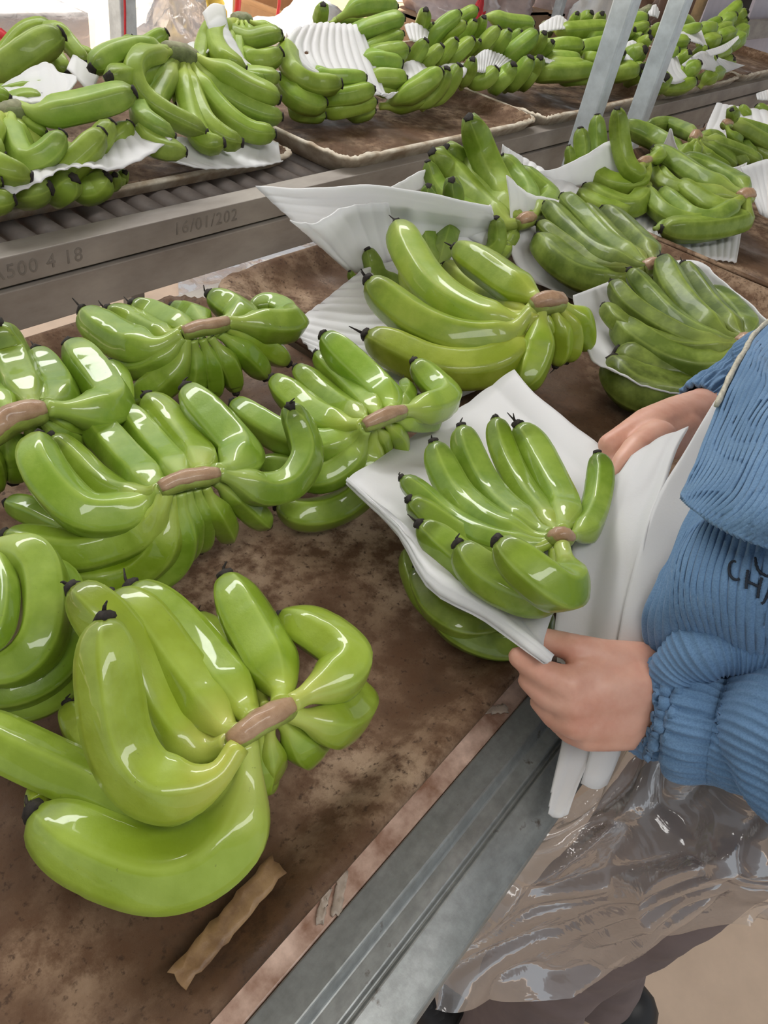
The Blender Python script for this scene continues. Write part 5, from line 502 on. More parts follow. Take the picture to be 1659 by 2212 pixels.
# ------------------------------------------------------------------ bananas
def smooth(a, b, x):
    t = min(1, max(0, (x - a) / (b - a))); return t * t * (3 - 2 * t)
def finger(pts, r, parent, mat, hi, rnd, shade, near=True, warm=1):
    rings, sides = (40, 25) if hi else (22, 15)
    path = curve_pts([V(p) for p in pts], rings)
    L = sum((b - a).length for a, b in zip(path, path[1:]))
    nk = min(.30, max(.10, .95 * r * 1.7 / max(L, .01)))
    tl = min(.36, 2.1 * r / max(L, .01))
    ph = 2 * math.pi / sides * rnd.randrange(sides)
    def rad(i):
        s = i / (rings - 1)
        k = .36 + .64 * smooth(nk * .35, nk * 1.55, s)
        if s > 1 - tl:
            q = (s - (1 - tl)) / tl
            k *= max(.17, math.sqrt(max(0, 1 - (q * .99) ** 2.3)) * .80 + .18) if near else max(.24, math.sqrt(max(0, 1 - (q * .985) ** 2.8)) * .78 + .20)
        return r * k
    def shp(i, a):
        s = i / (rings - 1); w = smooth(nk * .5, nk * 1.8, s) * (1 - smooth(.94, 1, s))
        b = (a - ph) % (2 * math.pi / 5) - math.pi / 5
        return 1 + w * (.72 * (math.cos(math.pi / 5) / math.cos(b)) + .28 - .955) * 1.15 + .012 * noise.noise(Vector((math.cos(a) * 2 + ph, math.sin(a) * 2, s * 7)))
    v, f, uv = tube(path, rad, sides, shp)
    o = mesh('banana', v, f, mat, parent, path[0])
    ul = o.data.uv_layers.new(name='UVMap'); fl = []
    for i in range(rings - 1):
        for k in range(sides):
            for (p, q) in ((i, k), (i, k + 1), (i + 1, k + 1), (i + 1, k)): fl += [p / (rings - 1), (q * 2 * math.pi / sides - ph) * 5 / (2 * math.pi) + 10]
    fl += [0, .5] * sides + [1, .5] * sides
    ul.data.foreach_set('uv', fl)
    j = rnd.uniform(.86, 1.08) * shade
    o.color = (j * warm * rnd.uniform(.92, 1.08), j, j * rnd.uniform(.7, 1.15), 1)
    # dried flower end
    d = (path[-1] - path[-2]).normalized(); e = path[-1]; tr = rad(rings - 1) * (1.04 if near else 1.1)
    p2 = [e - d * tr * .12, e + d * tr * .2, e + d * tr * (.6 if hi else .35), e + d * tr * (.85 if hi else .45)]
    k = [1.0, 1.05, .85, .5]
    v, f, uv = tube(p2, lambda i: tr * k[i], 8, lambda i, a: 1 + .22 * math.sin(a * 3 + ph + i))
    if hi:      # whiskers of the flower
        for q in range(rnd.choice((0, 1, 1, 2))):
            a = Vector((rnd.uniform(-1, 1), rnd.uniform(-1, 1), rnd.uniform(-.3, 1))).normalized()
            b0 = e + d * tr * .6; w = [b0, b0 + (d + a * .5) * tr * rnd.uniform(.3, .7), b0 + (d + a * 1.1) * tr * rnd.uniform(.6, 1.2)]
            v2, f2, _ = tube(w, lambda i: tr * (.26, .18, .08)[i], 5); v, f = joined([(v, f), (v2, f2)])
    mesh('flower_end', v, f, M['tip'], o, e)
    return o
for hi_, (label, group, hi, tint, cr, cpts, fs) in enumerate(HANDS):
    rnd = random.Random(100 + hi_)
    zmin = min(p[2] - r * .9 for r, q in fs for p in q)
    cx = sum(p[0] for r, q in fs for p in q[:1]) / len(fs); cy = sum(p[1] for r, q in fs for p in q[:1]) / len(fs)
    t = thing('banana_hand', label, 'bananas', (cx, cy, max(zmin, .002)), group)
    near = group != 'banana hands piled on the far conveyor'
    mat = M['olive'] if tint else (M['wet'] if hi_ < 8 else M['dry'])
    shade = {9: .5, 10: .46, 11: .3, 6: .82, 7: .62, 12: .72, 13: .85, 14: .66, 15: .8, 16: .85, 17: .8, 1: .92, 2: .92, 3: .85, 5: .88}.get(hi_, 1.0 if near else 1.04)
    slim = {9: .86, 10: .86, 12: .82, 13: .92, 15: .88, 14: .9}.get(hi_, 1); warm = 1.14 if hi_ == 0 else 1
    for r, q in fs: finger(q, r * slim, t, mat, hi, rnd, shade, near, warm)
    path = curve_pts([V(p) for p in cpts], 14)
    d0 = (path[0] - path[1]).normalized()
    sd = rnd.random() * 9
    dn = Vector((0, 0, -1)) if near else Vector((0, -.5, -.85))
    gp = [q + dn * cr * .55 for q in path]
    v, f, uv = tube(gp, lambda i: cr * (.66 + .34 * abs(math.sin(math.pi * i / 13)) ** .5), 16, lambda i, a: 1 + .16 * noise.noise(Vector((math.cos(a) * 1.6 + sd, math.sin(a) * 1.6, i * .35))))
    co = mesh('crown', v, f, M['crowngreen'] if near else M['crownfar'], t, gp[0], uvs=uv)
    def crad(i):
        return cr * (.60 + .30 * abs(math.sin(math.pi * i / 13)) ** .6)
    v, f, uv = tube(path, crad, 20, lambda i, a: (1 - .20 * max(0, math.cos(a)) ** 3) * (1 + .16 * noise.noise(Vector((math.cos(a) * 1.8 + sd, math.sin(a) * 1.8, i * .6 + sd))) + .05 * math.cos(4 * a)))
    o = mesh('cut_face', v, f, M['crown'] if near else M['crownpale'], co, path[0])
    if near: o['label'] = 'brown cut face'
# ------------------------------------------------------------------ foam sheets
def foam(label, group, rip, pitch, amp, th, holes, torn, rows, idx):
    pitch /= 100; amp /= 100; th /= 100
    wu = sum((V(a) - V(b)).length for a, b in zip(rows[0], rows[0][1:])); wv = sum((V(a[len(a) // 2]) - V(b[len(b) // 2])).length for a, b in zip(rows, rows[1:]))
    nu = max(8, min(110, int((wu / pitch) * 9 if rip == 'c' else wu / .012))); nv = max(8, min(110, int((wv / pitch) * 9 if rip == 'r' else wv / .012)))
    if torn: nu, nv = int(wu / .003), int(wv / .004)
    g = grid_sheet(rows, nu, nv); rnd = random.Random(idx)
    nrm = [[None] * nu for _ in range(nv)]
    for j in range(nv):
        for i in range(nu):
            a = g[j][min(i + 1, nu - 1)] - g[j][max(i - 1, 0)]; b = g[min(j + 1, nv - 1)][i] - g[max(j - 1, 0)][i]
            nn = a.cross(b); nrm[j][i] = nn.normalized() if nn.length > 1e-12 else Vector((0, 0, 1))
    top, uv = [], []
    for j in range(nv):
        for i in range(nu):
            u, w = i / (nu - 1) * wu, j / (nv - 1) * wv
            ph = (u if rip == 'c' else w) / pitch * 2 * math.pi
            d = (1 - abs(math.sin(ph / 2))) ** 1.3 * 2 * amp - amp + noise.noise(Vector((u * 22 + idx * 3, w * 22, idx))) * .0022
            top.append(g[j][i] + nrm[j][i] * d); uv.append((u + idx * .37, w))
    n = nu * nv
    bot = [p - nrm[k // nu][k % nu] * th for k, p in enumerate(top)]
    fs = []
    def ok(i, j):
        if not torn: return True
        return not (i < 1 + 4 * noise.noise(Vector((j * .07, idx, 3.3))))
    for j in range(nv - 1):
        for i in range(nu - 1):
            if not ok(i, j): continue
            a, b, c, d = j * nu + i, j * nu + i + 1, (j + 1) * nu + i + 1, (j + 1) * nu + i
            fs += [(a, b, c, d), (n + d, n + c, n + b, n + a)]
    cnt = {}
    for q in fs:
        if max(q) >= n: continue
        for a, b in zip(q, q[1:] + q[:1]): cnt[(a, b)] = 1
    for (a, b) in list(cnt):
        if (b, a) not in cnt: fs.append((b, a, n + a, n + b))
    lo = min(top + bot, key=lambda p: p.z)
    o = mesh('foam_sheet', top + bot, fs, M['foamh'] if holes else M['foam'], None, (sum(p.x for p in top) / n, sum(p.y for p in top) / n, lo.z), uvs=uv + uv)
    return tag(o, label, 'foam sheet', group)
for i, (label, group, rip, pitch, amp, th, holes, torn, rows) in enumerate(FOAM): foam(label, group, rip, pitch, amp, th, holes, torn, rows, i + 1)
# ------------------------------------------------------------------ scraps on the near conveyor
def scrap(name, label, c, l, w, ang, z, mat, th=.0012, seed=0):
    nu, nv = 14, 5; ca, sa = math.cos(ang), math.sin(ang); top = []
    for j in range(nv):
        for i in range(nu):
            x, y = (i / (nu - 1) - .5) * l, (j / (nv - 1) - .5) * w
            k = noise.noise(Vector((i * .6 + seed, j * .9, seed)))
            x += k * .004; y += noise.noise(Vector((i * .7, seed + j, 4))) * w * .25
            top.append(Vector((c[0] + x * ca - y * sa, c[1] + x * sa + y * ca, z + .001 + abs(k) * .003)))
    n = nu * nv; bot = [p - Vector((0, 0, th)) for p in top]; fs = []
    for j in range(nv - 1):
        for i in range(nu - 1):
            a, b, c_, d = j * nu + i, j * nu + i + 1, (j + 1) * nu + i + 1, (j + 1) * nu + i; fs += [(a, b, c_, d), (n + d, n + c_, n + b, n + a)]
    bd = [i for i in range(nu)] + [j * nu + nu - 1 for j in range(1, nv)] + [(nv - 1) * nu + i for i in range(nu - 2, -1, -1)] + [j * nu for j in range(nv - 2, 0, -1)]
    for a, b in zip(bd, bd[1:] + bd[:1]): fs.append((b, a, n + a, n + b))
    return tag(mesh(name, top + bot, fs, mat, None, (c[0], c[1], z)), label, name.replace('_', ' '))
scrap('tape_scrap', 'longer pale tape scrap stuck on the ledge by the front rail', PT_tape1, .026, .006, .55, -.0155, M['tape'], seed=1)
scrap('tape_scrap', 'shorter broken tape scrap just below the longer one on the ledge', PT_tape2, .022, .005, .5, -.0155, M['tape'], seed=2)
scrap('tape_scrap', 'single pale tape scrap on the ledge near the lower hand', PT_tape3, .022, .007, -.7, -.0155, M['tape'], seed=3)
M['peel'] = simple('peeling_ochre_tape', (.33, .20, .09), .5, 0, 0, 60, .6, c2=(.17, .09, .04))
scrap('peeled_tape', 'torn ochre tape strip peeling along the near edge of the front tray', (PT_peel[0] + .01, PT_peel[1] + .012, 0), .075, .013, .06, .0178, M['peel'], seed=4)
# ------------------------------------------------------------------ background goods
def carton(label, x0, y0, w, d, top, mat, ang=0, open_=False, name='carton', lined=False):
    t = thing(name, label, 'box', (x0 + w / 2, y0 + d / 2, FLOOR))
    h = top - FLOOR; th = .012
    parts = [((x0, y0, FLOOR), (x0 + w, y0 + th, top)), ((x0, y0 + d - th, FLOOR), (x0 + w, y0 + d, top)), ((x0, y0 + th, FLOOR), (x0 + th, y0 + d - th, top)), ((x0 + w - th, y0 + th, FLOOR), (x0 + w, y0 + d - th, top)), ((x0, y0, FLOOR), (x0 + w, y0 + d, FLOOR + th))]
    if not open_: parts.append(((x0, y0, top - th), (x0 + w, y0 + d, top)))
    v, f = joined([box_vf(a, b) for a, b in parts]); mesh('carton_body', v, f, mat, t, (x0 + w / 2, y0 + d / 2, FLOOR), smooth=False)
    if open_:
        for sx, ex in ((x0, -.16), (x0 + w, .16)):
            vv = [(sx, y0, top), (sx, y0 + d, top), (sx + ex, y0 + d, top + .07), (sx + ex, y0, top + .07)]; vv += [(a, b, c - .006) for a, b, c in vv]
            mesh('flap', vv, [(0, 1, 2, 3), (7, 6, 5, 4), (0, 4, 5, 1), (1, 5, 6, 2), (2, 6, 7, 3), (3, 7, 4, 0)], mat, t, (sx, y0, top), smooth=False)
        vv = [(x0, y0, top), (x0 + w, y0, top), (x0 + w, y0 - .17, top - .09), (x0, y0 - .17, top - .09)]; vv += [(a, b, c - .006) for a, b, c in vv]
        mesh('flap', vv, [(0, 1, 2, 3), (7, 6, 5, 4), (0, 4, 5, 1), (1, 5, 6, 2), (2, 6, 7, 3), (3, 7, 4, 0)], mat, t, (x0, y0, top), smooth=False)
    return t
def lump(name, label, cat, c, rx, ry, zlo, zhi, mat, seed, amp=.35, par=None):
    n, m = 40, 28; v, f = [], []
    for j in range(m + 1):
        th = math.pi * j / m
        for i in range(n):
            a = 2 * math.pi * i / n; d = Vector((math.sin(th) * math.cos(a), math.sin(th) * math.sin(a), math.cos(th)))
            k = 1 + amp * (noise.noise(d * 1.7 + Vector((seed, 0, 0))) + .55 * abs(noise.noise(d * 5 + Vector((0, seed, 0)))) + .3 * abs(noise.noise(d * 11 + Vector((0, 0, seed)))) - .25)
            z = (zlo + zhi) / 2 + (zhi - zlo) / 2 * (d.z if d.z > 0 else max(d.z * 1.25, -1)) * (k if d.z > 0 else 1)
            bulge = 1.25 if abs(d.z) < .85 else 1.0
            v.append((c[0] + rx * d.x * k * bulge, c[1] + ry * d.y * k * bulge, max(z, zlo)))
    for j in range(m):
        for i in range(n): f.append((j * n + i, (j + 1) * n + i, (j + 1) * n + (i + 1) % n, j * n + (i + 1) % n))
    o = mesh(name, v, f, mat, par, (c[0], c[1], zlo))
    return tag(o, label, cat) if par is None else o
bx = BOX_LINED
t = carton('large plastic lined carton at the far left behind the bananas', bx[0] - 1.15, bx[1], 1.15, .8, bx[2], M['cartonpale'], open_=False, name='lined_carton')
lv = grid_sheet([[(bx[0] - 1.17, bx[1] - .012, bx[2] - .14), (bx[0] - .6, bx[1] - .02, bx[2] - .15), (bx[0] + .012, bx[1] - .012, bx[2] - .13)], [(bx[0] - 1.17, bx[1] - .014, bx[2] + .01), (bx[0] - .6, bx[1] - .01, bx[2] + .02), (bx[0] + .012, bx[1] - .01, bx[2] + .01)], [(bx[0] - 1.17, bx[1] + .2, bx[2] + .1), (bx[0] - .6, bx[1] + .2, bx[2] + .06), (bx[0], bx[1] + .2, bx[2] + .02)], [(bx[0] - 1.17, bx[1] + .6, bx[2] + .22), (bx[0] - .6, bx[1] + .6, bx[2] + .16), (bx[0], bx[1] + .6, bx[2] + .04)]], 40, 30)
vv = [p + Vector((0, 0, .018 * noise.noise(p * 9) + .01 * noise.noise(p * 25))) + Vector((0, -.012 * abs(noise.noise(p * 14)), 0)) for r in lv for p in r]
mesh('plastic_liner', vv, [(j * 40 + i, j * 40 + i + 1, (j + 1) * 40 + i + 1, (j + 1) * 40 + i) for j in range(29) for i in range(39)], M['clearbag'], t, (bx[0], bx[1], bx[2] - .15))
L_, R_ = BOX_OPEN_L, BOX_OPEN_R
carton('open tan carton with spread flaps on the sunlit ground behind the crowned bananas', 4.0, 3.75, .6, .6, -.53, M['carton'], open_=True, name='open_carton')
def strap(label, p, h, w=.03):
    t = thing('red_strap', label, 'strap', (p[0], p[1], FLOOR))
    a = [Vector((p[0], p[1], FLOOR + .002)), Vector((p[0] + .01, p[1], FLOOR + .3)), Vector((p[0] - .015, p[1], (FLOOR + h) / 2)), Vector((p[0] + .02, p[1] + .01, h - .05)), Vector((p[0] - .02, p[1], h))]
    v, f, _ = tube(curve_pts(a, 16), lambda i: w / 2, 6, lambda i, a: abs(math.cos(a)) * .85 + .18); mesh('band', v, f, M['red'], t, (p[0], p[1], FLOOR))
    return t
strap('broad red strap at the far left edge in front of the lined carton', PT_redstrap, PT_redstrap[2] + .03, .035)
strap('red strap standing by the open tan carton, left one', PT_redA, PT_redA[2] + .08)
strap('red strap standing by the open tan carton, right one', PT_redB, PT_redB[2] + .08)
st = thing('red_string', 'thin red string hanging beside the blue grey post at the left', 'string', (PT_string[0] - .03, 2.36, FLOOR))
v, f, _ = tube(curve_pts([Vector((PT_string[0] - .03, 2.36, FLOOR)), Vector((PT_string[0] - .035, 2.36, -.3)), Vector((PT_string[0] - .02, 2.36, .0)), Vector((PT_string[0] - .03, 2.37, 1.2))], 30), lambda i: .004, 6); mesh('cord', v, f, M['red'], st, (PT_string[0] - .03, 2.36, FLOOR))
lump('plastic_bag', 'crumpled clear plastic bag behind the large fanned banana hand', 'bag', PT_bagA, .2, .17, FLOOR, PT_bagA[2] + .13, M['clearbag'], 1.3, .5)
lump('yellow_bag', 'crumpled yellow bag beside the white foam strip at the back', 'bag', (PT_yellow[0], PT_yellow[1], 0), .12, .1, FLOOR, PT_yellow[2] + .17, M['yellow'], 5.1, .4)
lump('plastic_bag', 'white crumpled plastic bag behind the ribbed foam cover', 'bag', PT_bagB, .22, .18, FLOOR, PT_bagB[2] + .05, M['whiteplastic'], 2.7, .45)
lump('plastic_bag', 'white crumpled plastic bag behind the single top banana', 'bag', PT_bagC, .38, .2, FLOOR, PT_bagC[2] + .03, M['whiteplastic'], 8.2, .4)
def wrapped(label, x, y, w, top, seed):
    t = carton(label, x, y, w, .5, top - .05, M['carton'], name='wrapped_carton')
    lump('plastic_wrap', None, None, (x + w * .55, y + .22, 0), w * .37, .2, top - .22, top + .16, M['pink'], seed, .3, t)
wrapped('pink plastic wrapped carton behind the diagonal bananas', PT_pinkA[0] - .2, PT_pinkA[1] - .05, .62, PT_pinkA[2], 3)
wrapped('pink plastic wrapped carton left of the thin back post', PT_pinkB[0] + .1, PT_pinkB[1] + .2, .62, PT_pinkB[2], 6)
wrapped('pink plastic wrapped carton right of the thin back post', PT_pinkC[0] - .15, PT_pinkC[1] + .1, .75, PT_pinkC[2], 9)
lump('red_bag', 'small red and grey bag on top of the pink wrapped cartons', 'bag', (PT_redbag[0], PT_redbag[1], 0), .04, .04, FLOOR, PT_redbag[2] + .03, M['red'], 4.4, .3)
lump('bubble_bag', 'white textured plastic bag left of the first steel post at the back', 'bag', (PT_white[0], PT_white[1], 0), .2, .14, FLOOR, PT_white[2] + .12, M['whiteplastic'], 11.1, .3)
lump('sack', 'brown sack right of the second steel post at the back', 'sack', (PT_brownA[0], PT_brownA[1] + .05, 0), .26, .14, FLOOR, PT_brownA[2] + .2, M['brownsack'], 12.2, .35)
lump('sack', 'farther brown sack beside the leaning wooden stick', 'sack', (PT_brownB[0] + .15, PT_brownB[1] + .35, 0), .35, .25, FLOOR, PT_brownB[2] + .25, M['brownsack'], 14.9, .35)
sk = thing('wooden_stick', 'pale wooden stick leaning at the end of the far conveyor', 'stick', (PT_stick0[0], 1.56, FLOOR))
v, f, _ = tube(curve_pts([Vector((PT_stick0[0] - .02, 1.6, FLOOR)), Vector((PT_stick0[0], 1.57, -.2)), Vector((PT_stick1[0] + .02, 1.56, .3))], 14), lambda i: .028, 9, lambda i, a: 1 + .15 * noise.noise(Vector((math.cos(a), math.sin(a), i * .4)))); mesh('shaft', v, f, M['wood'], sk, (PT_stick0[0], 1.56, FLOOR))
def panel(name, label, cat, x0, x1, y, z0, z1, lean, mat, th=.02):
    v, f = box_vf((x0, 0, 0), (x1, th, z1 - z0)); v = [(a, y + b + c * lean, z0 + c) for a, b, c in v]
    return tag(bevel(mesh(name, v, f, mat, None, ((x0 + x1) / 2, y, z0), smooth=False), .003), label, cat)
panel('lilac_sheet', 'pale lilac sheet standing behind the last small bananas', 'sheet', PT_lil[0] - .12, PT_lil[0] + .3, 1.58, FLOOR, PT_lil[2] + .06, .02, M['lilac'])
panel('lilac_board', 'pale lilac board with a torn top at the upper right corner', 'board', PT_lilac[0] + .0, PT_lilac[0] + .8, 1.56, FLOOR, PT_lilac[2] + .26, .05, M['lilac'])
dk = thing('dark_bin', 'black bin at the upper right corner behind the last bananas', 'bin', (PT_dark[0], PT_dark[1], FLOOR))
v, f, _ = tube([Vector((PT_dark[0], PT_dark[1] + .3, z)) for z in (FLOOR, -.4, -.1, .12, .12)], lambda i: (.42, .46, .5, .52, .48)[i], 28); mesh('bin_body', v, f, M['black'], dk, (PT_dark[0], PT_dark[1], FLOOR))
v, f, _ = tube([Vector((PT_dark[0], PT_dark[1] + .3, z)) for z in (.09, .11, .14, .15)], lambda i: (.53, .56, .56, .53)[i], 28); mesh('bin_rim', v, f, M['black'], dk, (PT_dark[0], PT_dark[1], FLOOR))
bt = thing('low_table', 'reddish brown board table beyond the last far tray', 'table', (PT_board[0], PT_board[1] + .2, FLOOR))
box('table_top', (PT_board[0] - .45, 1.66, -.235), (PT_board[0] + 1.2, 1.92, -.205), M['redboard'], bt)
for dx in (-.42, 1.15):
    for y in (1.69, 1.89): box('leg', (PT_board[0] + dx - .02, y - .02, FLOOR), (PT_board[0] + dx + .02, y + .02, -.235), M['redboard'], bt)
# clear sheet lying on the floor between the conveyors
def plain_sheet(name, rows, nu, nv, mat, wr, parent=None, th=0, fold=None):
    g = grid_sheet(rows, nu, nv); vs_ = []
    for j in range(nv):
        for i in range(nu):
            p = g[j][i]; k = fold(i / (nu - 1), j / (nv - 1)) if fold else 0
            a = g[j][min(i + 1, nu - 1)] - g[j][max(i - 1, 0)]; b = g[min(j + 1, nv - 1)][i] - g[max(j - 1, 0)][i]
            nn = a.cross(b).normalized()
            vs_.append(p + nn * (k + wr * noise.noise(p * 11) + wr * .5 * noise.noise(p * 29)))
    fs = [(j * nu + i, j * nu + i + 1, (j + 1) * nu + i + 1, (j + 1) * nu + i) for j in range(nv - 1) for i in range(nu - 1)]
    return mesh(name, vs_, fs, mat, parent, tuple(g[0][0]))
fp = plain_sheet('plastic_sheet', [[(p[0], p[1], p[2] + .008) for p in r] for r in FLOORPLASTIC], 50, 30, M['clearbag'], .008)
tag(fp, 'cloudy plastic sheet lying on the floor between the two conveyors', 'plastic sheet')
# ------------------------------------------------------------------ the person
pr = thing('person', 'person in a blue corduroy jacket spreading a foam sheet with both hands', 'person', (.56, -.2, FLOOR))
def capsules(chains):
    vs_, fs = [], []
    def ball(c, r):
        k = len(vs_); n, m = 12, 8
        vs_.append(c + Vector((0, 0, r)))
        for j in range(1, m):
            th = math.pi * j / m
            for i in range(n):
                a = 2 * math.pi * i / n; vs_.append(c + Vector((math.sin(th) * math.cos(a), math.sin(th) * math.sin(a), math.cos(th))) * r)
        vs_.append(c - Vector((0, 0, r))); e = len(vs_) - 1
        for i in range(n): fs.append((k, k + 1 + i, k + 1 + (i + 1) % n)); fs.append((e, e - n + (i + 1) % n, e - n + i))
        for j in range(m - 2):
            for i in range(n):
                a = k + 1 + j * n; fs.append((a + i, a + n + i, a + n + (i + 1) % n, a + (i + 1) % n))
    for ch in chains:
        for (ax, ay, az, ar), (bx_, by, bz, br) in zip(ch, ch[1:]):
            a, b = Vector((ax, ay, az)), Vector((bx_, by, bz)); d = (b - a).length; n = max(2, int(d / (min(ar, br) * .35)) + 1)
            for k in range(n + 1): ball(a.lerp(b, k / n), ar + (br - ar) * k / n)
    return vs_, fs
wl = BODYCHAINS[0][0]; wr = next(c for c in BODYCHAINS if abs(c[0][3] - .026) < 1e-6 and c is not BODYCHAINS[0])[0]
BODY = [[(.50, -.115, .0, .055), (.53, -.13, .17, .10), (.56, -.15, .31, .115), (.58, -.14, .42, .11), (.58, -.11, .50, .05), (.58, -.07, .56, .05)],
        [(.45, -.17, .44, .05), (.71, -.16, .44, .05)], [(.44, -.09, -.02, .05), (.55, -.095, -.02, .05)],
        [(.44, -.09, -.02, .048), (.44, -.07, -.38, .045), (.44, -.09, -.74, .034), (.45, -.03, -.775, .027)],
        [(.55, -.095, -.02, .048), (.56, -.085, -.38, .045), (.62, -.16, -.74, .034), (.63, -.08, -.775, .027)],
        [(*q[:3], q[3] * .55) for q in SLEEVES[0][:5:-1]] + [(*SLEEVES[0][5][:3], .026), (wl[0], wl[1], wl[2], .025)],
        [(*q[:3], q[3] * .55) for q in SLEEVES[1][:5:-1]] + [(wr[0], wr[1], wr[2], .026)],
        [(.58, -.03, .66, .085), (.58, .0, .66, .08)], [(.58, .02, .60, .05), (.58, .035, .59, .03)], [(.58, .070, .656, .008), (.58, .089, .632, .010)], [(.58, .052, .635, .03), (.58, .048, .598, .032)],
        [(.562, .077, .612, .006), (.598, .077, .612, .006)], [(.497, -.015, .65, .016), (.495, -.015, .635, .012)], [(.663, -.015, .65, .016), (.665, -.015, .635, .012)]]
cv, cf = capsules(BODY + BODYCHAINS)
tmp = mesh('body', cv, cf, M['skin'])
rm = tmp.modifiers.new('remesh', 'REMESH'); rm.mode = 'VOXEL'; rm.voxel_size = .0026
sm = tmp.modifiers.new('smooth', 'SMOOTH'); sm.factor = .5; sm.iterations = 4
dg = bpy.context.evaluated_depsgraph_get(); me = bpy.data.meshes.new_from_object(tmp.evaluated_get(dg)); bpy.data.objects.remove(tmp)
me.polygons.foreach_set('use_smooth', [True] * len(me.polygons)); me.materials.clear(); me.materials.append(M['skin'])
body = bpy.data.objects.new('body', me); COL.objects.link(body); body.parent = pr; body.location = -Vector(pr.location)
for x in (.545, .615):
    v, f = capsules([[(x, .063, .668, .0125), (x, .0635, .668, .0125)]]); e = mesh('eye', v, f, M['foam'], pr, (x, .055, .668))
    v, f = capsules([[(x, .0735, .667, .0045), (x, .074, .667, .0045)]]); mesh('iris', v, f, M['black'], e, (x, .068, .667))
v, f = capsules([[(.58, -.045, .69, .094), (.58, -.01, .70, .088)], [(.58, -.10, .66, .06), (.58, -.11, .58, .045)]]); mesh('hair', v, f, M['hair'], pr, (.58, -.04, .69))
for sx, yo in ((.445, -.12), (.635, -.20)):
    v, f = capsules([[(sx, yo - .02, -.755, .042), (sx, yo + .06, -.758, .04), (sx, yo + .15, -.768, .03)]]); v = [(a, b, max(c, FLOOR + .001)) for a, b, c in v]; mesh('shoe', v, f, M['black'], pr, (sx, yo, FLOOR))
def limb(chain, n): 
    p = curve_pts([V(c[:3]) for c in chain], n)
    # radius along the arc length
    L = [0]
    for a, b in zip(chain, chain[1:]): L.append(L[-1] + (V(a[:3]) - V(b[:3])).length)
    def rad(i):
        s = L[-1] * i / (n - 1)
        for k in range(len(L) - 1):
            if s <= L[k + 1] + 1e-9:
                w = (s - L[k]) / (L[k + 1] - L[k]); w = w * w * (3 - 2 * w); return chain[k][3] * (1 - w) + chain[k + 1][3] * w
        return chain[-1][3]
    return p, rad
# trousers: two legs and seat
trp = [[(.50, -.115, .02, .07), (.50, -.10, -.02, .07)], [(.44, -.09, -.02, .062), (.44, -.068, -.36, .064), (.44, -.09, -.715, .056)], [(.55, -.095, -.02, .062), (.56, -.083, -.36, .066), (.62, -.16, -.715, .058)], [(.44, -.09, -.02, .062), (.55, -.095, -.02, .062)]]
v, f = capsules(trp); tr = mesh('trousers', v, f, M['trousers'], None)
m_ = tr.modifiers.new('r', 'REMESH'); m_.mode = 'VOXEL'; m_.voxel_size = .008
m_ = tr.modifiers.new('s', 'SMOOTH'); m_.iterations = 8
dg = bpy.context.evaluated_depsgraph_get(); me = bpy.data.meshes.new_from_object(tr.evaluated_get(dg)); bpy.data.objects.remove(tr)
for vt in me.vertices:
    q = vt.co; vt.co += vt.normal * (.007 * noise.noise(Vector((q.x * 14, q.y * 14, q.z * 7))) + .004 * noise.noise(q * 30))
me.polygons.foreach_set('use_smooth', [True] * len(me.polygons)); me.materials.clear(); me.materials.append(M['trousers'])
o = bpy.data.objects.new('trousers', me); COL.objects.link(o); o.parent = pr; o.location = -Vector(pr.location)
# jacket: back and sides, then front panels, sleeves, cuffs
RIB = .0042
jb = [(.505, -.135, .0), (.53, -.15, .15), (.57, -.17, .28), (.58, -.16, .40), (.58, -.13, .49), (.58, -.11, .53)]
jr = [.105, .135, .15, .15, .11, .065]
p, rad = limb([(*a, r) for a, r in zip(jb, jr)], 60)
nrib = int(2 * math.pi * .15 / (RIB * 1.5))
v, f, _ = tube(p, rad, nrib * 4, lambda i, a: (1.12 if abs(math.cos(a)) < .7 else 1.0) * (1 + .010 * abs(math.sin(a * nrib / 2))) + .05 * noise.noise(Vector((math.cos(a) * 2, math.sin(a) * 2, i * .12))), caps=False)
jk = mesh('jacket', v, f, M['cord'], pr, jb[0])
jk['label'] = 'blue ribbed corduroy jacket'
def rib_panel(name, rows, parent, pitch, amp, nv, wr, th=.003):
    wu = sum((V(a[len(a) // 2]) - V(b[len(b) // 2])).length for a, b in zip(rows, rows[1:]))
    nu = int(wu / pitch * 6); g = grid_sheet(rows, nv, nu)      # [across][along]
    top = []
    for j in range(nu):
        for i in range(nv):
            a = g[j][min(i + 1, nv - 1)] - g[j][max(i - 1, 0)]; b = g[min(j + 1, nu - 1)][i] - g[max(j - 1, 0)][i]
            nn = a.cross(b).normalized(); s = j / (nu - 1) * wu
            q = g[j][i]
            w_ = s + .004 * noise.noise(q * 18)
            top.append(q + nn * (-amp * (abs(math.sin(math.pi * w_ / pitch)) ** .7) + wr * noise.noise(q * 13) + wr * .5 * noise.noise(q * 31)))
    fs = [(j * nv + i, j * nv + i + 1, (j + 1) * nv + i + 1, (j + 1) * nv + i) for j in range(nu - 1) for i in range(nv - 1)]
    o = mesh(name, top, fs, M['cord'], parent, tuple(g[0][0]))
    s = o.modifiers.new('thickness', 'SOLIDIFY'); s.thickness = th; s.offset = 1
    return o
rib_panel('front_flap', PANEL_FRONT, jk, .0054, .0018, 110, .004)
rib_panel('lower_front', PANEL_LOWER, jk, .0050, .0017, 80, .009)
zp = [V(PANEL_FRONT[0][k]) for k in range(4)]
zpath = curve_pts([q + Vector((-.002, .001, .003)) for q in zp], 40)
v, f, _ = tube(zpath, lambda i: .0019, 8, lambda i, a: 1 + .25 * math.sin(i * 2.2) * abs(math.cos(a))); mesh('zip', v, f, M['zip'], jk, zpath[0])['label'] = 'pale zip along the jacket edge'
lp = []
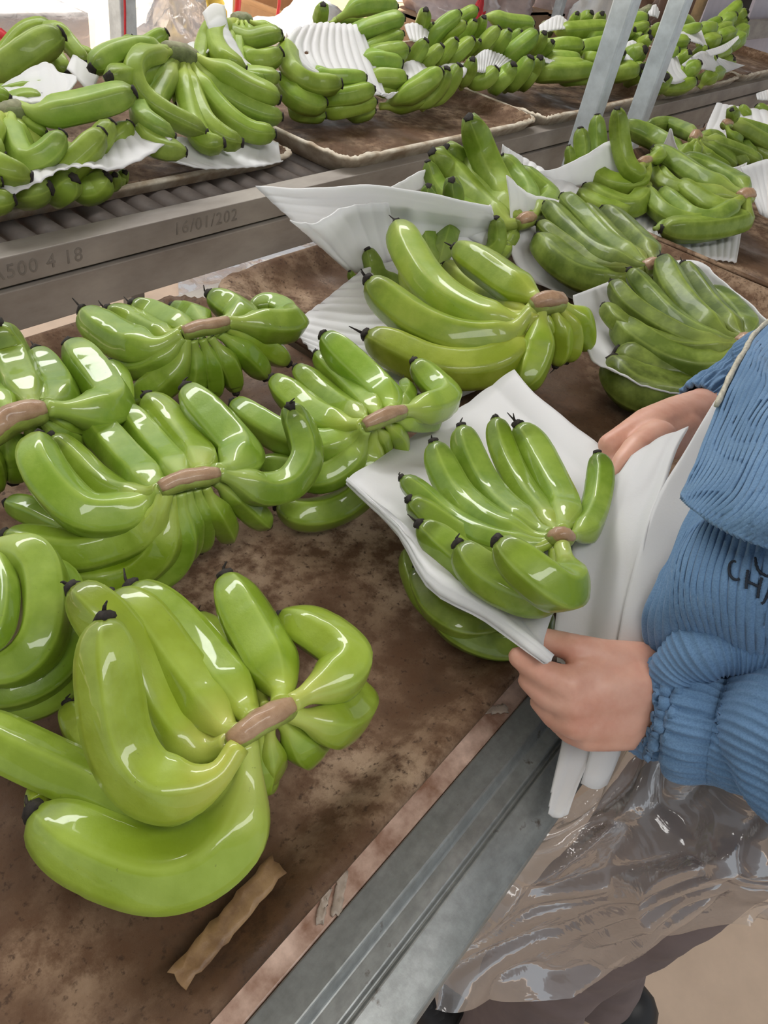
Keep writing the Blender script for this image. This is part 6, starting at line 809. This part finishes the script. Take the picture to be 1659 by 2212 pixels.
for s in LETTERS: lp.append(tube(curve_pts([V(q) for q in s], 14), lambda i: .0008, 7, lambda i, a: 1 + .2 * math.sin(i * 3 + a))[:2])
v, f = joined(lp); mesh('embroidery', v, f, M['thread'], jk, LETTERS[0][0])['label'] = 'dark embroidered letters CHA'
for ch, nm in zip(SLEEVES, ('sleeve', 'sleeve')):
    n = 300; p, rad = limb(ch, n); rr = sum(c[3] for c in ch) / len(ch); k = int(2 * math.pi * rr / .0058)
    def shp(i, a, n=n, k=k, sd=rr):
        s = i / (n - 1); w = min(1, i / 34)
        fold = .10 * w * noise.noise(Vector((math.cos(a) * 1.3, math.sin(a) * 1.3, i * .05 + sd * 100))) + .05 * w * noise.noise(Vector((math.cos(a) * 2.2 + i * .03, math.sin(a) * 2.2, i * .08)))
        gather = (1 - w) * (.05 * math.sin(a * 17 + 2 * math.sin(i * .22)) + .035 * math.sin(a * 31 + i * .1))
        return 1 + fold + gather - .042 * (abs(math.sin((a + .15 * math.sin(i * .06)) * k / 2)) ** .7)
    v, f, _ = tube(p, rad, k * 6, shp, caps=False)
    ns = k * 6; cut = 28
    me_v = v; fc_ = [q for q in f if max(q) < (cut + 1) * ns]; fr = [q for q in f if min(q) >= cut * ns]
    def sub(fl):
        used = sorted({i for q in fl for i in q}); mp = {i: z for z, i in enumerate(used)}; return [me_v[i] for i in used], [tuple(mp[i] for i in q) for q in fl]
    a, b = sub(fr); so = mesh(nm, a, b, M['cord'], jk, tuple(p[cut]))
    a, b = sub(fc_); co = mesh('cuff', a, b, M['cord'], jk, tuple(p[0])); co['label'] = 'gathered blue cuff'
    for q in (so, co):
        s = q.modifiers.new('thickness', 'SOLIDIFY'); s.thickness = .003; s.offset = -1
p, rad = limb(SLEEVEFOLD, 240); v, f, _ = tube(p, rad, 40, lambda i, a: 1 - .07 * abs(math.sin(i * .40)) + .1 * noise.noise(Vector((math.cos(a), math.sin(a), i * .03)))); mesh('sleeve_fold', v, f, M['cord'], jk, tuple(p[0]))
# clear plastic apron tied in front of the legs
def apfold(u, w):
    q = u * 4.5 + w * 2.2 + .8 * noise.noise(Vector((u * 3, w * 3, 1)))
    return .012 * (abs(math.sin(q * 1.7)) ** .7) + .008 * (1 - abs(noise.noise(Vector((u * 7 + w * 4, w * 5 - u * 2, 2))))) ** 4
ap = plain_sheet('plastic_apron', APRON, 120, 90, M['clear'], .004, pr, fold=apfold); ap['label'] = 'wrinkled clear plastic apron'
print('OBJECTS', len(bpy.data.objects), 'TRIS', sum(len(m.polygons) for m in bpy.data.meshes))
